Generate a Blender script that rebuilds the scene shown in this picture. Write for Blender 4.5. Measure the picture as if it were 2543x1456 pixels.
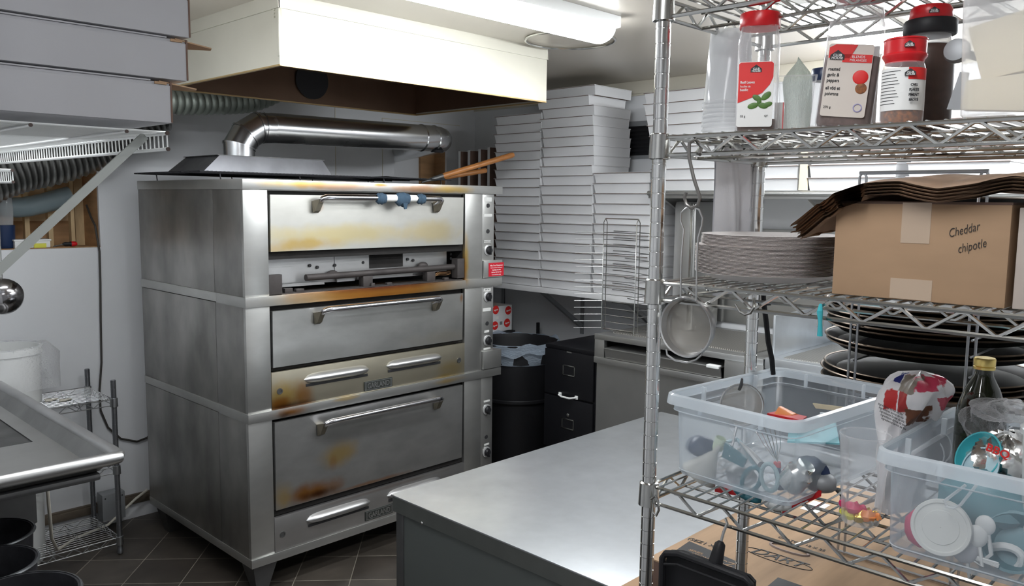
import bpy, bmesh, math, random
from mathutils import Vector, Matrix
from math import sin, cos, pi, radians
random.seed(7)
for o in list(bpy.data.objects): bpy.data.objects.remove(o)
S = bpy.context.scene
COL = S.collection
# ------------------------------------------------------------ camera
W_, H_ = 2543, 1456
CAM = Vector((-1.6723, -3.2124, 1.7606)); YAW, PITCH, ROLL = radians(45.659), radians(-6.4003), radians(0.6797); F = 2035.47
fw = Vector((sin(YAW)*cos(PITCH), cos(YAW)*cos(PITCH), sin(PITCH)))
r0 = Vector((cos(YAW), -sin(YAW), 0)); u0 = r0.cross(fw)
rt = cos(ROLL)*r0 + sin(ROLL)*u0; up = -sin(ROLL)*r0 + cos(ROLL)*u0
cd = bpy.data.cameras.new('camera'); cam = bpy.data.objects.new('camera', cd); COL.objects.link(cam)
m = Matrix((rt, up, -fw)).transposed().to_4x4(); m.translation = CAM; cam.matrix_world = m
cd.sensor_width = 36; cd.lens = F/W_*36; cd.clip_start = .02; S.camera = cam
def at(x, y, X=None, Y=None, Z=None):
    d = fw + rt*((x-W_/2)/F) - up*((y-H_/2)/F)
    t = (X-CAM.x)/d.x if X is not None else (Y-CAM.y)/d.y if Y is not None else (Z-CAM.z)/d.z
    return CAM + d*t
# ------------------------------------------------------------ world, exposure
wd = bpy.data.worlds.new('world'); S.world = wd; wd.use_nodes = True
wd.node_tree.nodes['Background'].inputs[0].default_value = (.75, .82, 1, 1)
wd.node_tree.nodes['Background'].inputs[1].default_value = .25
S.view_settings.view_transform = 'Standard'; S.view_settings.look = 'None'
S.view_settings.exposure = 0.0; S.view_settings.gamma = 1; S.view_settings.use_curve_mapping = False
LAMP = 45.0            # strength of the fluorescent lenses
CEIL = 2.50
# ------------------------------------------------------------ materials
def nm(name):
    mt = bpy.data.materials.new(name); mt.use_nodes = True
    return mt, mt.node_tree, mt.node_tree.nodes['Principled BSDF']
def N(nt, t, **k):
    n = nt.nodes.new(t)
    for a, v in k.items():
        if a in n.inputs.keys(): n.inputs[a].default_value = v
        else: setattr(n, a, v)
    return n
def c4(c): return (c[0], c[1], c[2], 1)
def mixc(nt, fac, a, b, blend='MIX'):
    n = nt.nodes.new('ShaderNodeMix'); n.data_type = 'RGBA'; n.blend_type = blend
    for i, v in ((0, fac), (6, a), (7, b)):
        if hasattr(v, 'default_value') or hasattr(v, 'is_linked'): nt.links.new(v, n.inputs[i])
        else: n.inputs[i].default_value = v if i == 0 else c4(v)
    return n.outputs[2]
def pmat(name, col, rough=.5, metal=0., var=.0, vscale=6, bump=0., bscale=60, col2=None, spec=.5, stretch=(1, 1, 1), coat=0, emit=None):
    mt, nt, b = nm(name)
    b.inputs['Base Color'].default_value = c4(col); b.inputs['Roughness'].default_value = rough; b.inputs['Metallic'].default_value = metal
    b.inputs['Specular IOR Level'].default_value = spec; b.inputs['Coat Weight'].default_value = coat
    if var or bump:
        tc = N(nt, 'ShaderNodeTexCoord'); mp = N(nt, 'ShaderNodeMapping'); mp.inputs['Scale'].default_value = stretch
        nt.links.new(tc.outputs['Object'], mp.inputs[0])
    if var:
        no = N(nt, 'ShaderNodeTexNoise', Scale=vscale, Detail=5.); nt.links.new(mp.outputs[0], no.inputs['Vector'])
        mr = N(nt, 'ShaderNodeMapRange'); mr.inputs[1].default_value = .3; mr.inputs[2].default_value = .7
        nt.links.new(no.outputs[0], mr.inputs[0])
        c2 = col2 or tuple(x*(1-var) for x in col)
        nt.links.new(mixc(nt, mr.outputs[0], col, c2), b.inputs['Base Color'])
        if metal:
            r2 = N(nt, 'ShaderNodeMapRange'); r2.inputs[3].default_value = rough*.8; r2.inputs[4].default_value = rough*1.35
            nt.links.new(no.outputs[0], r2.inputs[0]); nt.links.new(r2.outputs[0], b.inputs['Roughness'])
    if bump:
        n2 = N(nt, 'ShaderNodeTexNoise', Scale=bscale, Detail=3.); nt.links.new(mp.outputs[0], n2.inputs['Vector'])
        bp = N(nt, 'ShaderNodeBump', Strength=bump, Distance=.002); nt.links.new(n2.outputs[0], bp.inputs['Height']); nt.links.new(bp.outputs[0], b.inputs['Normal'])
    return mt
def stained(name, col, rough, stains, metal=.9, var=.25):
    """steel with heat stains; stains = (cx, cy, cz, rx, ry, rz, colour, strength) in the thing's own coordinates"""
    mt = pmat(name, col, rough, metal, var=var, vscale=3, stretch=(1, 1, 2.2)); nt = mt.node_tree; b = nt.nodes['Principled BSDF']
    src = b.inputs['Base Color'].links[0].from_socket
    tc = N(nt, 'ShaderNodeTexCoord')
    no = N(nt, 'ShaderNodeTexNoise', Scale=7., Detail=5.); nt.links.new(tc.outputs['Object'], no.inputs['Vector'])
    for st_ in stains:
        cx, cy, cz, rx, ry, rz, cc, st = st_[:8]; ng = st_[8] if len(st_) > 8 else 1.3
        s = N(nt, 'ShaderNodeVectorMath', operation='SUBTRACT'); nt.links.new(tc.outputs['Object'], s.inputs[0]); s.inputs[1].default_value = (cx, cy, cz)
        d = N(nt, 'ShaderNodeVectorMath', operation='DIVIDE'); nt.links.new(s.outputs[0], d.inputs[0]); d.inputs[1].default_value = (rx, ry, rz)
        l = N(nt, 'ShaderNodeVectorMath', operation='LENGTH'); nt.links.new(d.outputs[0], l.inputs[0])
        a = N(nt, 'ShaderNodeMath', operation='MULTIPLY_ADD'); nt.links.new(no.outputs[0], a.inputs[0]); a.inputs[1].default_value = ng; a2 = N(nt, 'ShaderNodeMath', operation='ADD'); nt.links.new(l.outputs['Value'], a2.inputs[0]); a2.inputs[1].default_value = .65-.5*ng; nt.links.new(a2.outputs[0], a.inputs[2])
        mr = N(nt, 'ShaderNodeMapRange'); mr.interpolation_type = 'SMOOTHSTEP'; nt.links.new(a.outputs[0], mr.inputs[0])
        mr.inputs[1].default_value = 1.75; mr.inputs[2].default_value = .85; mr.inputs[3].default_value = 0; mr.inputs[4].default_value = st
        src = mixc(nt, mr.outputs[0], src, cc)
    nt.links.new(src, b.inputs['Base Color'])
    return mt
def clear(name, col, op, rough=.12, bumpy=0):
    """thin clear plastic: part of the light passes straight on, the rest is scattered or mirrored by the sheet"""
    mt, nt, b = nm(name); b.inputs['Base Color'].default_value = c4(col); b.inputs['Roughness'].default_value = rough
    tr = N(nt, 'ShaderNodeBsdfTransparent'); tl = N(nt, 'ShaderNodeBsdfTranslucent', Color=c4(col))
    m1 = N(nt, 'ShaderNodeMixShader'); m1.inputs[0].default_value = .4; nt.links.new(b.outputs[0], m1.inputs[1]); nt.links.new(tl.outputs[0], m1.inputs[2])
    lw = N(nt, 'ShaderNodeLayerWeight', Blend=.35); mr = N(nt, 'ShaderNodeMapRange'); nt.links.new(lw.outputs['Facing'], mr.inputs[0])
    mr.inputs[3].default_value = op; mr.inputs[4].default_value = min(1, op+.5)
    mx = N(nt, 'ShaderNodeMixShader'); nt.links.new(mr.outputs[0], mx.inputs[0]); nt.links.new(tr.outputs[0], mx.inputs[1]); nt.links.new(m1.outputs[0], mx.inputs[2])
    nt.links.new(mx.outputs[0], nt.nodes['Material Output'].inputs[0])
    if bumpy:
        n2 = N(nt, 'ShaderNodeTexNoise', Scale=30., Detail=3.); bp = N(nt, 'ShaderNodeBump', Strength=bumpy, Distance=.01)
        nt.links.new(n2.outputs[0], bp.inputs['Height']); nt.links.new(bp.outputs[0], b.inputs['Normal']); nt.links.new(bp.outputs[0], lw.inputs['Normal'])
    return mt
def emis(name, col, st):
    mt, nt, b = nm(name); b.inputs['Base Color'].default_value = c4(col); b.inputs['Emission Color'].default_value = c4(col); b.inputs['Emission Strength'].default_value = st
    return mt
M = {}
M['steel'] = pmat('brushed_steel', (.62, .62, .62), .34, .95, var=.25, vscale=4, stretch=(1, 1, 2))
M['steel_side'] = pmat('dull_steel_side', (.50, .49, .47), .36, .95, var=.5, vscale=2.6, stretch=(1, 1.6, 1))
M['steel_dark'] = pmat('dark_steel', (.16, .16, .16), .45, .8, var=.3)
M['galv'] = pmat('galvanised_duct', (.66, .67, .68), .24, 1, var=.15, vscale=5)
M['chrome'] = pmat('chrome_wire', (.56, .56, .54), .2, 1)
M['chrome_post'] = pmat('chrome_post', (.75, .75, .74), .12, 1)
M['grey_post'] = pmat('dark_chrome_post', (.30, .31, .33), .3, .9)
M['table'] = pmat('worn_steel_top', (.74, .77, .80), .34, .9, var=.30, vscale=4, bump=.15, bscale=9)
M['counter'] = pmat('counter_steel', (.50, .50, .49), .35, .9, var=.2, vscale=3)
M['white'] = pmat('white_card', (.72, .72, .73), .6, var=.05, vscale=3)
M['kraft'] = pmat('brown_corrugate', (.17, .105, .08), .85, var=.2, vscale=20)
M['kraft_l'] = pmat('tan_carton', (.42, .27, .16), .8, var=.12, vscale=8, stretch=(1, 1, 3))
M['carton'] = pmat('printed_carton', (.47, .31, .19), .8, var=.5, vscale=3.5, stretch=(.5, 4, 1))
M['kpaper'] = pmat('brown_kraft_paper', (.42, .27, .17), .8, var=.3, vscale=25)
M['wall'] = pmat('white_wall_panel', (.76, .77, .79), .35, var=.05, vscale=2, bump=.1, bscale=90)
M['ceil'] = pmat('glossy_cream_ceiling', (.56, .51, .44), .28, var=.04, vscale=2)
M['trim'] = pmat('cream_trim', (.66, .62, .52), .5)
M['plastic_w'] = pmat('white_wire_coating', (.80, .81, .80), .35)
M['black'] = pmat('black_plastic', (.014, .014, .016), .5, spec=.3)
M['black_g'] = pmat('black_cabinet_paint', (.009, .009, .011), .34, spec=.3)
M['iron'] = pmat('black_iron', (.03, .03, .035), .5, .3, var=.4, vscale=30)
M['pan'] = pmat('seasoned_black_pan', (.007, .0065, .006), .5, 0, spec=.18)
M['pan_rim'] = pmat('worn_pan_rim', (.20, .155, .12), .36, .9, var=.5, vscale=14)
M['soot'] = pmat('burnt_inside', (.012, .010, .009), .8, 0, var=.5, vscale=12)
M['rustpipe'] = pmat('burner_pipe', (.075, .066, .064), .6, .5, var=.3, vscale=14)
M['wood'] = pmat('varnished_wood', (.50, .20, .055), .4, var=.3, vscale=14, stretch=(1, 6, 6))
M['stud'] = pmat('pine_stud', (.62, .45, .25), .7, var=.2, vscale=12, stretch=(4, 4, 1))
M['ply'] = pmat('plywood', (.50, .29, .14), .75, var=.35, vscale=5, stretch=(1, 1, 5))
M['ply_l'] = pmat('pale_plywood', (.76, .57, .34), .75, var=.2, vscale=5, stretch=(1, 1, 5))
M['red'] = pmat('red_plastic', (.60, .012, .018), .3)
M['red_p'] = pmat('red_print', (.70, .022, .02), .5)
M['sign'] = pmat('red_sign_plate', (.48, .008, .022), .4)
M['ink'] = pmat('dark_ink', (.02, .02, .022), .6)
M['paper'] = pmat('white_paper', (.82, .82, .80), .6)
M['green'] = pmat('leaf_green', (.10, .22, .04), .5, var=.4, vscale=60)
M['spice'] = pmat('brown_spice', (.14, .06, .03), .8, var=.5, vscale=150)
M['chili'] = pmat('orange_flakes', (.40, .14, .04), .7, var=.6, vscale=150, col2=(.10, .05, .03))
M['pepper'] = pmat('pepper_brown', (.07, .04, .03), .4, var=.3, vscale=60)
M['yellow'] = pmat('yellow_sponge', (.75, .72, .10), .8)
M['orange'] = pmat('orange_wrap', (.85, .30, .10), .4)
M['gold'] = pmat('gold_cap', (.80, .62, .22), .3, .9)
M['foil'] = pmat('gold_foil', (.85, .60, .12), .25, .9, bump=.6, bscale=80)
M['silver'] = pmat('silver_foil', (.75, .75, .73), .22, .95, bump=.5, bscale=50)
M['teal'] = pmat('teal_plastic', (.05, .42, .48), .35)
M['teal_d'] = pmat('dark_teal_plastic', (.03, .16, .20), .4)
M['navy'] = pmat('navy_plastic', (.012, .03, .09), .35)
M['blue_l'] = pmat('pale_blue_plastic', (.45, .62, .68), .4)
M['pink'] = pmat('pink_plastic', (.65, .04, .14), .4)
M['cream'] = pmat('cream_paper', (.75, .66, .48), .7)
M['cloth_b'] = pmat('blue_cloth_tape', (.040, .075, .115), .9, bump=.8, bscale=200)
M['towel'] = pmat('white_cloth', (.80, .80, .83), 1., spec=.1, bump=.3, bscale=120)
M['grease'] = pmat('greasy_hood_inside', (.20, .125, .085), .32, .75, var=.4, vscale=2)
M['hood'] = pmat('painted_hood_steel', (.56, .54, .46), .36, .35, var=.10, vscale=3)
M['glass_g'] = pmat('dark_green_glass', (.012, .018, .006), .06, 0, coat=.5)
M['cable'] = pmat('dark_cable', (.05, .045, .04), .5)
M['cable_w'] = pmat('pale_hose', (.55, .52, .45), .5)
M['dirt'] = pmat('dirty_raceway', (.20, .16, .12), .6, .3, var=.5, vscale=9)
M['grey_box'] = pmat('grey_metal_box', (.30, .31, .32), .5, .4)
M['plate'] = pmat('paper_plate', (.70, .655, .635), .75)
M['mesh'] = clear('fine_steel_mesh', (.33, .31, .28), .52, .4); 
M['clear'] = clear('clear_bin_plastic', (.74, .82, .90), .22, .16)
M['clear_rim'] = clear('clear_bin_rim', (.85, .90, .94), .45, .15)
M['jar'] = clear('clear_jar_plastic', (.96, .96, .98), .14, .06)
M['cups'] = clear('clear_cup_plastic', (.96, .97, .98), .40, .1)
M['film'] = clear('thin_plastic_film', (.92, .92, .94), .15, .12, .35)
M['liner'] = clear('bluish_bin_liner', (.60, .70, .82), .55, .2, .8)
M['grey_wire'] = pmat('grey_steel_wire', (.30, .30, .30), .3, .95)
M['handle'] = pmat('polished_handle', (.70, .70, .74), .16, 1)
M['bracket'] = pmat('tarnished_bracket', (.20, .18, .14), .4, .8)
M['knob_plate'] = pmat('dial_plate', (.50, .50, .50), .35, .5)
M['shaded_card'] = pmat('shade_toned_white_card', (.43, .43, .45), .75, var=.05)  # white card darkened, the cartons' shade is put into the colour
M['bag'] = pmat('white_bag_film', (.84, .82, .83), .35, bump=1., bscale=40)
M['duct'] = pmat('foil_flex_duct', (.30, .30, .29), .3, .9, var=.3, vscale=9)
M['duct_g'] = pmat('grey_green_flex_duct', (.38, .42, .37), .45, .5)
M['lens'] = emis('lit_fluorescent_lens', (.93, .97, 1), LAMP)
M['lens_fill'] = emis('fill_lamp_lens', (.95, .97, 1), LAMP*.55)  # weaker lens of the added fill lamp
M['lens_soft'] = emis('half_lit_lens', (.93, .97, 1), LAMP*.7)
Y_, O_, D_ = (.62, .42, .12), (.42, .17, .03), (.075, .025, .012)
# ------------------------------------------------------------ mesh builder
OFF = {}
class MB:
    def __init__(s): s.b = bmesh.new(); s.mi = 0
    def _fin(s, faces, smooth=False):
        for f in faces: f.material_index = s.mi; f.smooth = smooth
    def box(s, x0, x1, y0, y1, z0, z1, bev=0, R=None):
        t = bmesh.new(); bmesh.ops.create_cube(t, size=1)
        for v in t.verts: v.co = Vector((x0+(v.co.x+.5)*(x1-x0), y0+(v.co.y+.5)*(y1-y0), z0+(v.co.z+.5)*(z1-z0)))
        if bev: bmesh.ops.bevel(t, geom=t.edges[:], offset=bev, segments=2, affect='EDGES', profile=.6)
        s._join(t, R, False); return s
    def _join(s, t, R=None, smooth=False):
        mp = {}
        for v in t.verts: mp[v] = s.b.verts.new(R @ v.co if R is not None else v.co)
        fs = []
        for f in t.faces:
            try: fs.append(s.b.faces.new([mp[v] for v in f.verts]))
            except ValueError: pass
        s._fin(fs, smooth); t.free()
    def poly(s, pts, smooth=False):
        s._fin([s.b.faces.new([s.b.verts.new(p) for p in pts])], smooth)
    def hexa(s, lo, hi):
        """closed solid between two polygons with the same number of corners"""
        a = [s.b.verts.new(p) for p in lo]; b = [s.b.verts.new(p) for p in hi]; n = len(a)
        fs = [s.b.faces.new(a[::-1]), s.b.faces.new(b)]
        for i in range(n): fs.append(s.b.faces.new([a[i], a[(i+1) % n], b[(i+1) % n], b[i]]))
        s._fin(fs); return s
    def rings(s, rings, closed=True, cap0=True, cap1=True, smooth=True):
        vs = [[s.b.verts.new(p) for p in r] for r in rings]; fs = []
        n = len(vs[0])
        for a, b in zip(vs, vs[1:]):
            for i in range(n if closed else n-1): fs.append(s.b.faces.new([a[i], a[(i+1) % n], b[(i+1) % n], b[i]]))
        s._fin(fs, smooth)
        if cap0: s._fin([s.b.faces.new(vs[0][::-1])])
        if cap1: s._fin([s.b.faces.new(vs[-1])])
        return s
    def lathe(s, prof, c=(0, 0, 0), n=24, R=None, cap0=True, cap1=True, sx=1, sy=1, sq=0):
        """prof = [(radius, height)...]; sq>0 squares the section off"""
        rr = []
        for r, z in prof:
            ring = []
            for i in range(n):
                a = 2*pi*(i+.5)/n; ca, sa = cos(a), sin(a)
                k = 1 if not sq else 1/((abs(ca)**sq+abs(sa)**sq)**(1/sq))
                p = Vector((r*k*ca*sx, r*k*sa*sy, z))
                if R is not None: p = R @ p
                ring.append(p+Vector(c))
            rr.append(ring)
        return s.rings(rr, True, cap0, cap1)
    def tube(s, pts, r, n=6, cap=True, closed=False):
        pts = [Vector(p) for p in pts]; N_ = len(pts); rr = []; ref = None
        for i, p in enumerate(pts):
            if closed: d = (pts[(i+1) % N_]-pts[i-1])
            else: d = pts[min(i+1, N_-1)]-pts[max(i-1, 0)]
            d.normalize()
            if ref is None: ref = d.orthogonal().normalized()
            ref = (ref-d*ref.dot(d)); 
            if ref.length < 1e-6: ref = d.orthogonal()
            ref.normalize(); q = d.cross(ref); rad = r[i] if isinstance(r, (list, tuple)) else r
            rr.append([p+ref*(rad*cos(2*pi*k/n))+q*(rad*sin(2*pi*k/n)) for k in range(n)])
        if closed: rr.append(rr[0]); cap = False
        return s.rings(rr, True, cap, cap)
    def cyl(s, p0, p1, r, n=16): return s.tube([p0, p1], r, n)
    def grid(s, fn, nu, nv, smooth=True):
        v = [[s.b.verts.new(fn(i/nu, j/nv)) for j in range(nv+1)] for i in range(nu+1)]
        s._fin([s.b.faces.new([v[i][j], v[i+1][j], v[i+1][j+1], v[i][j+1]]) for i in range(nu) for j in range(nv)], smooth); return s
    def blob(s, c, r, n=12, sc=(1, 1, 1), jit=0, seed=1, R=None):
        t = bmesh.new(); bmesh.ops.create_uvsphere(t, u_segments=n, v_segments=max(6, n*2//3), radius=1)
        rd = random.Random(seed)
        for v in t.verts:
            k = 1+jit*(rd.random()-.5)*2
            p = Vector((v.co.x*r*sc[0]*k, v.co.y*r*sc[1]*k, v.co.z*r*sc[2]*k))
            v.co = (R @ p if R is not None else p)+Vector(c)
        s._join(t, None, True); return s
    def build(s, name, mat, parent=None, loc=None):
        me = bpy.data.meshes.new(name); bm = s.b
        bmesh.ops.recalc_face_normals(bm, faces=bm.faces[:])
        off = OFF.get(parent.name, Vector()) if parent else None
        if parent is None:
            if loc is None:
                xs = [v.co for v in bm.verts]; loc = Vector(((min(v.x for v in xs)+max(v.x for v in xs))/2, (min(v.y for v in xs)+max(v.y for v in xs))/2, min(v.z for v in xs)))
            off = Vector(loc)
        for v in bm.verts: v.co -= off
        bm.to_mesh(me); bm.free(); me.set_sharp_from_angle(angle=radians(38))
        o = bpy.data.objects.new(name, me); COL.objects.link(o)
        for mm in (mat if isinstance(mat, list) else [mat]): me.materials.append(mm)
        if parent: o.parent = parent; OFF[o.name] = off.copy()
        else: o.location = off; OFF[o.name] = off.copy()
        return o
def tag(o, label, cat, group=None, kind=None):
    o['label'] = label; o['category'] = cat
    if group: o['group'] = group
    if kind: o['kind'] = kind
    return o
def thing(name, label, cat, loc=(0, 0, 0), rotz=None, group=None):
    """Empty at the thing's base; rotz=None: parts are written in world coordinates, else in its own"""
    o = bpy.data.objects.new(name, None); COL.objects.link(o); o.empty_display_size = .05; o.location = loc
    OFF[o.name] = Vector(loc) if rotz is None else Vector()
    if rotz is not None: o.rotation_euler = (0, 0, rotz)
    return tag(o, label, cat, group)
def struct(name, mb, mat):
    o = mb.build(name, mat); o['kind'] = 'structure'; return o
def part(name, mb, mat, parent, label=None):
    o = mb.build(name, mat, parent)
    if label: o['label'] = label
    return o
def dup(root, loc, rotz=0., label=None, group=None):
    r = root.copy(); COL.objects.link(r); r.location = loc; r.rotation_euler = (0, 0, rotz)
    if label: r['label'] = label
    if group: r['group'] = group
    for ch in list(root.children):
        c = ch.copy(); COL.objects.link(c); c.parent = r
        for g in list(ch.children):
            d = g.copy(); COL.objects.link(d); d.parent = c
    return r
FY = Matrix.Rotation(pi/2, 4, 'X')                       # lettering that faces -Y
FX = Matrix.Rotation(-pi/2, 4, 'Z') @ FY                  # lettering that faces -X
def text(body, size, loc, R, mat, parent, name='lettering', align='CENTER', sx=1., ext=.0003, shear=0., bold=0.):
    cu = bpy.data.curves.new(name, 'FONT'); cu.body = body; cu.size = size; cu.align_x = align; cu.align_y = 'CENTER'; cu.extrude = ext; cu.shear = shear; cu.offset = bold
    cu.resolution_u = 3
    t = bpy.data.objects.new('tmp', cu); me = bpy.data.meshes.new_from_object(t); bpy.data.objects.remove(t)
    me.name = name; me.materials.clear(); me.materials.append(mat)
    off = OFF.get(parent.name, Vector())
    me.transform(Matrix.Translation(Vector(loc)-off) @ R @ Matrix.Diagonal((sx, 1, 1, 1)))
    o = bpy.data.objects.new(name, me); COL.objects.link(o); o.parent = parent; OFF[o.name] = off.copy(); return o
ORD = ['top', 'second', 'third', 'fourth', 'fifth', 'sixth', 'seventh', 'eighth', 'ninth', 'tenth', 'eleventh', 'twelfth', 'thirteenth', 'fourteenth', 'fifteenth', 'sixteenth', 'seventeenth', 'eighteenth', 'nineteenth', 'twentieth', 'twenty-first', 'twenty-second']
def nth(k, n): return 'topmost' if k == 0 else 'bottommost' if k == n-1 else ORD[k]+' from top'
WX, WY, LX = 2.55, 1.32, -1.33       # right wall, back wall, left wall planes
# ------------------------------------------------------------ fluorescent fixtures
def fixture(x0, x1, y, label, lens='lens'):
    t = thing('ceiling_light', label, 'ceiling light', ((x0+x1)/2, y, CEIL-.10))
    b = MB(); b.box(x0-.01, x1+.01, y-.085, y+.085, CEIL-.045, CEIL, .004); part('fixture_body', b, M['plastic_w'], t)
    b = MB(); rr = []
    for x, k in ((x0, .75), (x0+.012, 1), (x1-.012, 1), (x1, .75)):
        rr.append([Vector((x, y+.075*k*cos(a), CEIL-.045-.055*k*sin(a))) for a in [pi*i/10 for i in range(11)]])
    b.rings(rr, True); part('lens', b, M[lens], t)
    return t
fixture(-.27, 1.03, -1.07, 'lit fluorescent light on the ceiling in front of the steel hood')
fixture(1.15, 2.45, -1.85, 'lit fluorescent light on the ceiling seen through the wire rack top shelf')
fixture(1.15, 2.45, -2.95, 'added fluorescent light on the ceiling brightening the upper right')  # added lamp, brightens the background at the far right
fixture(-2.1, -.8, -2.75, 'added unseen fill light on the ceiling above the viewer', 'lens_fill')  # unseen lamp added as frontal fill for the rack and right wall
fixture(-1.15, -.45, -.35, 'short lit fluorescent light on the ceiling over the sink, behind the white cartons', 'lens_soft')
# ------------------------------------------------------------ room
tile, nt, b_ = nm('dark_floor_tiles')
tc = N(nt, 'ShaderNodeTexCoord'); mp = N(nt, 'ShaderNodeMapping'); mp.inputs['Rotation'].default_value = (0, 0, radians(-48)); mp.inputs['Location'].default_value = (.06, .03, 0)
nt.links.new(tc.outputs['Object'], mp.inputs[0])
br = N(nt, 'ShaderNodeTexBrick', Scale=1.); br.offset = 0; br.inputs['Brick Width'].default_value = .257; br.inputs['Row Height'].default_value = .257
br.inputs['Mortar Size'].default_value = .0022; br.inputs['Mortar Smooth'].default_value = .2
br.inputs['Color1'].default_value = (.058, .048, .040, 1); br.inputs['Color2'].default_value = (.092, .078, .064, 1); br.inputs['Mortar'].default_value = (.34, .31, .25, 1)
nt.links.new(mp.outputs[0], br.inputs[0])
no = N(nt, 'ShaderNodeTexNoise', Scale=5., Detail=6.); nt.links.new(tc.outputs['Object'], no.inputs['Vector'])
mr = N(nt, 'ShaderNodeMapRange'); mr.inputs[1].default_value = .3; mr.inputs[2].default_value = .7; mr.inputs[3].default_value = .5; nt.links.new(no.outputs[0], mr.inputs[0])
nt.links.new(mixc(nt, 1., br.outputs[0], mr.outputs[0], 'MULTIPLY'), b_.inputs['Base Color']); b_.inputs['Roughness'].default_value = .42
YB = -5.2; XL2 = -2.6
b = MB(); b.box(XL2-.1, WX+.1, YB-.1, WY+.5, -.1, 0); struct('floor', b, tile)
b = MB(); b.box(XL2-.1, WX+.1, YB-.1, WY+.5, CEIL, CEIL+.1); struct('ceiling', b, M['ceil'])
b = MB(); b.box(WX, WX+.1, YB-.1, WY+.5, 0, CEIL); struct('wall_right', b, M['wall'])
b = MB(); b.box(XL2-.1, WX, YB-.1, YB, 0, CEIL); struct('wall_front', b, M['wall'])
b = MB(); b.box(LX-.1, LX, -1.55, WY+.1, 0, CEIL); b.box(XL2, LX-.1, -1.65, -1.55, 0, CEIL); b.box(XL2-.1, XL2, YB, -1.55, 0, CEIL); struct('wall_left', b, M['wall'])
# back wall with two openings cut through it
N0 = (-1.12, -.115, 1.497, 2.16); N1 = (1.80, 2.276, 1.60, 2.272)
b = MB(); y0, y1 = WY, WY+.02
b.box(LX, WX, y0, y1, 0, N0[2]); b.box(LX, N0[0], y0, y1, N0[2], CEIL); b.box(N0[0], N0[1], y0, y1, N0[3], CEIL)
b.box(N0[1], N1[0], y0, y1, N0[2], CEIL); b.box(N1[0], N1[1], y0, y1, N0[2], N1[2]); b.box(N1[0], N1[1], y0, y1, N1[3], CEIL); b.box(N1[1], WX, y0, y1, N0[2], CEIL)
struct('wall_back', b, M['wall'])
b = MB()   # seams of the wall panels
for x in (1.70, 1.33): b.box(x, x+.004, WY-.003, WY, 1.85 if x > 1.5 else 0.2, 2.30 if x > 1.5 else 2.4)
b.box(1.70, 2.4, WY-.003, WY, 2.30, 2.304); struct('trim_1', b, M['trim'])
# niche boxes behind the openings
b = MB(); x0, x1, z0, z1 = N0; d = WY+.30
b.box(x0, x1, d, d+.02, z0-.02, z1+.02); struct('wall_niche', b, M['ply'])
b = MB(); b.box(x0, x1, d-.012, d, z0+.13, z1); struct('trim_2', b, M['ply_l'])
b = MB(); b.box(x0-.02, x1+.02, y1, d, z0-.03, z0); b.box(x0-.02, x1+.02, y1, d, z1, z1+.02); b.box(x0-.02, x0, y1, d, z0, z1); b.box(x1, x1+.02, y1, d+.02, z0, z1)
b.box(x0, x1, WY, y1, z0-.001, z0+.004); struct('trim_3', b, M['ply'])
b = MB()
for px, w in ((65, .022), (123, .022), (178, .018), (228, .014)):
    x = at(px, 560, Y=1.50).x; b.box(x-w/2, x+w/2, 1.48, 1.52, z0, z1)
x = at(200, 560, Y=1.58).x; b.box(x-.035, x+.02, 1.55, d-.013, z0, z1)
struct('trim_4', b, M['stud'])
x0, x1, z0, z1 = N1; d = WY+.16
b = MB(); b.box(x0, x1, d, d+.02, z0, z1); struct('wall_recess', b, M['wall'])
b = MB(); b.box(x0-.02, x0, y1, d+.02, z0, z1); b.box(x0, x1, y1, d, z0-.02, z0); b.box(x0-.02, x1+.02, y1, d+.02, z1, z1+.02); struct('trim_5', b, M['trim'])
b = MB(); b.box(x1, x1+.02, y1, d+.02, z0, z1); b.box(x1-.13, x1, d-.02, d, z0, z1-.13); struct('trim_6', b, M['ply'])
# cornice on the right wall
b = MB(); b.box(WX-.03, WX, YB, WY, CEIL-.075, CEIL, .003); b.box(WX-.012, WX, YB, WY, CEIL-.085, CEIL-.075); struct('trim_7', b, M['trim'])
# baseboard, raceway
b = MB(); b.box(LX, 2.5, WY-.012, WY, 0, .085, .002); struct('baseboard_back', b, M['wall'])
b = MB(); b.box(LX, .6, WY-.03, WY, .085, .125, .003); b.box(LX, .6, WY-.022, WY, .125, .133)
tag(b.build('cable_raceway', M['dirt']), 'dirty brown raceway running along the foot of the back wall', 'raceway')
b = MB(); b.box(-.20, -.085, WY-.11, WY-.031, .055, .20, .003)
ob = tag(b.build('junction_box', M['grey_box']), 'grey metal junction box low on the back wall behind the small wire rack', 'electrical box')
for x in (-.185, -.10): b = MB(); b.cyl((x, WY-.112, .18), (x, WY-.109, .18), .004, 8); part('screw', b, M['ink'], ob)
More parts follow.
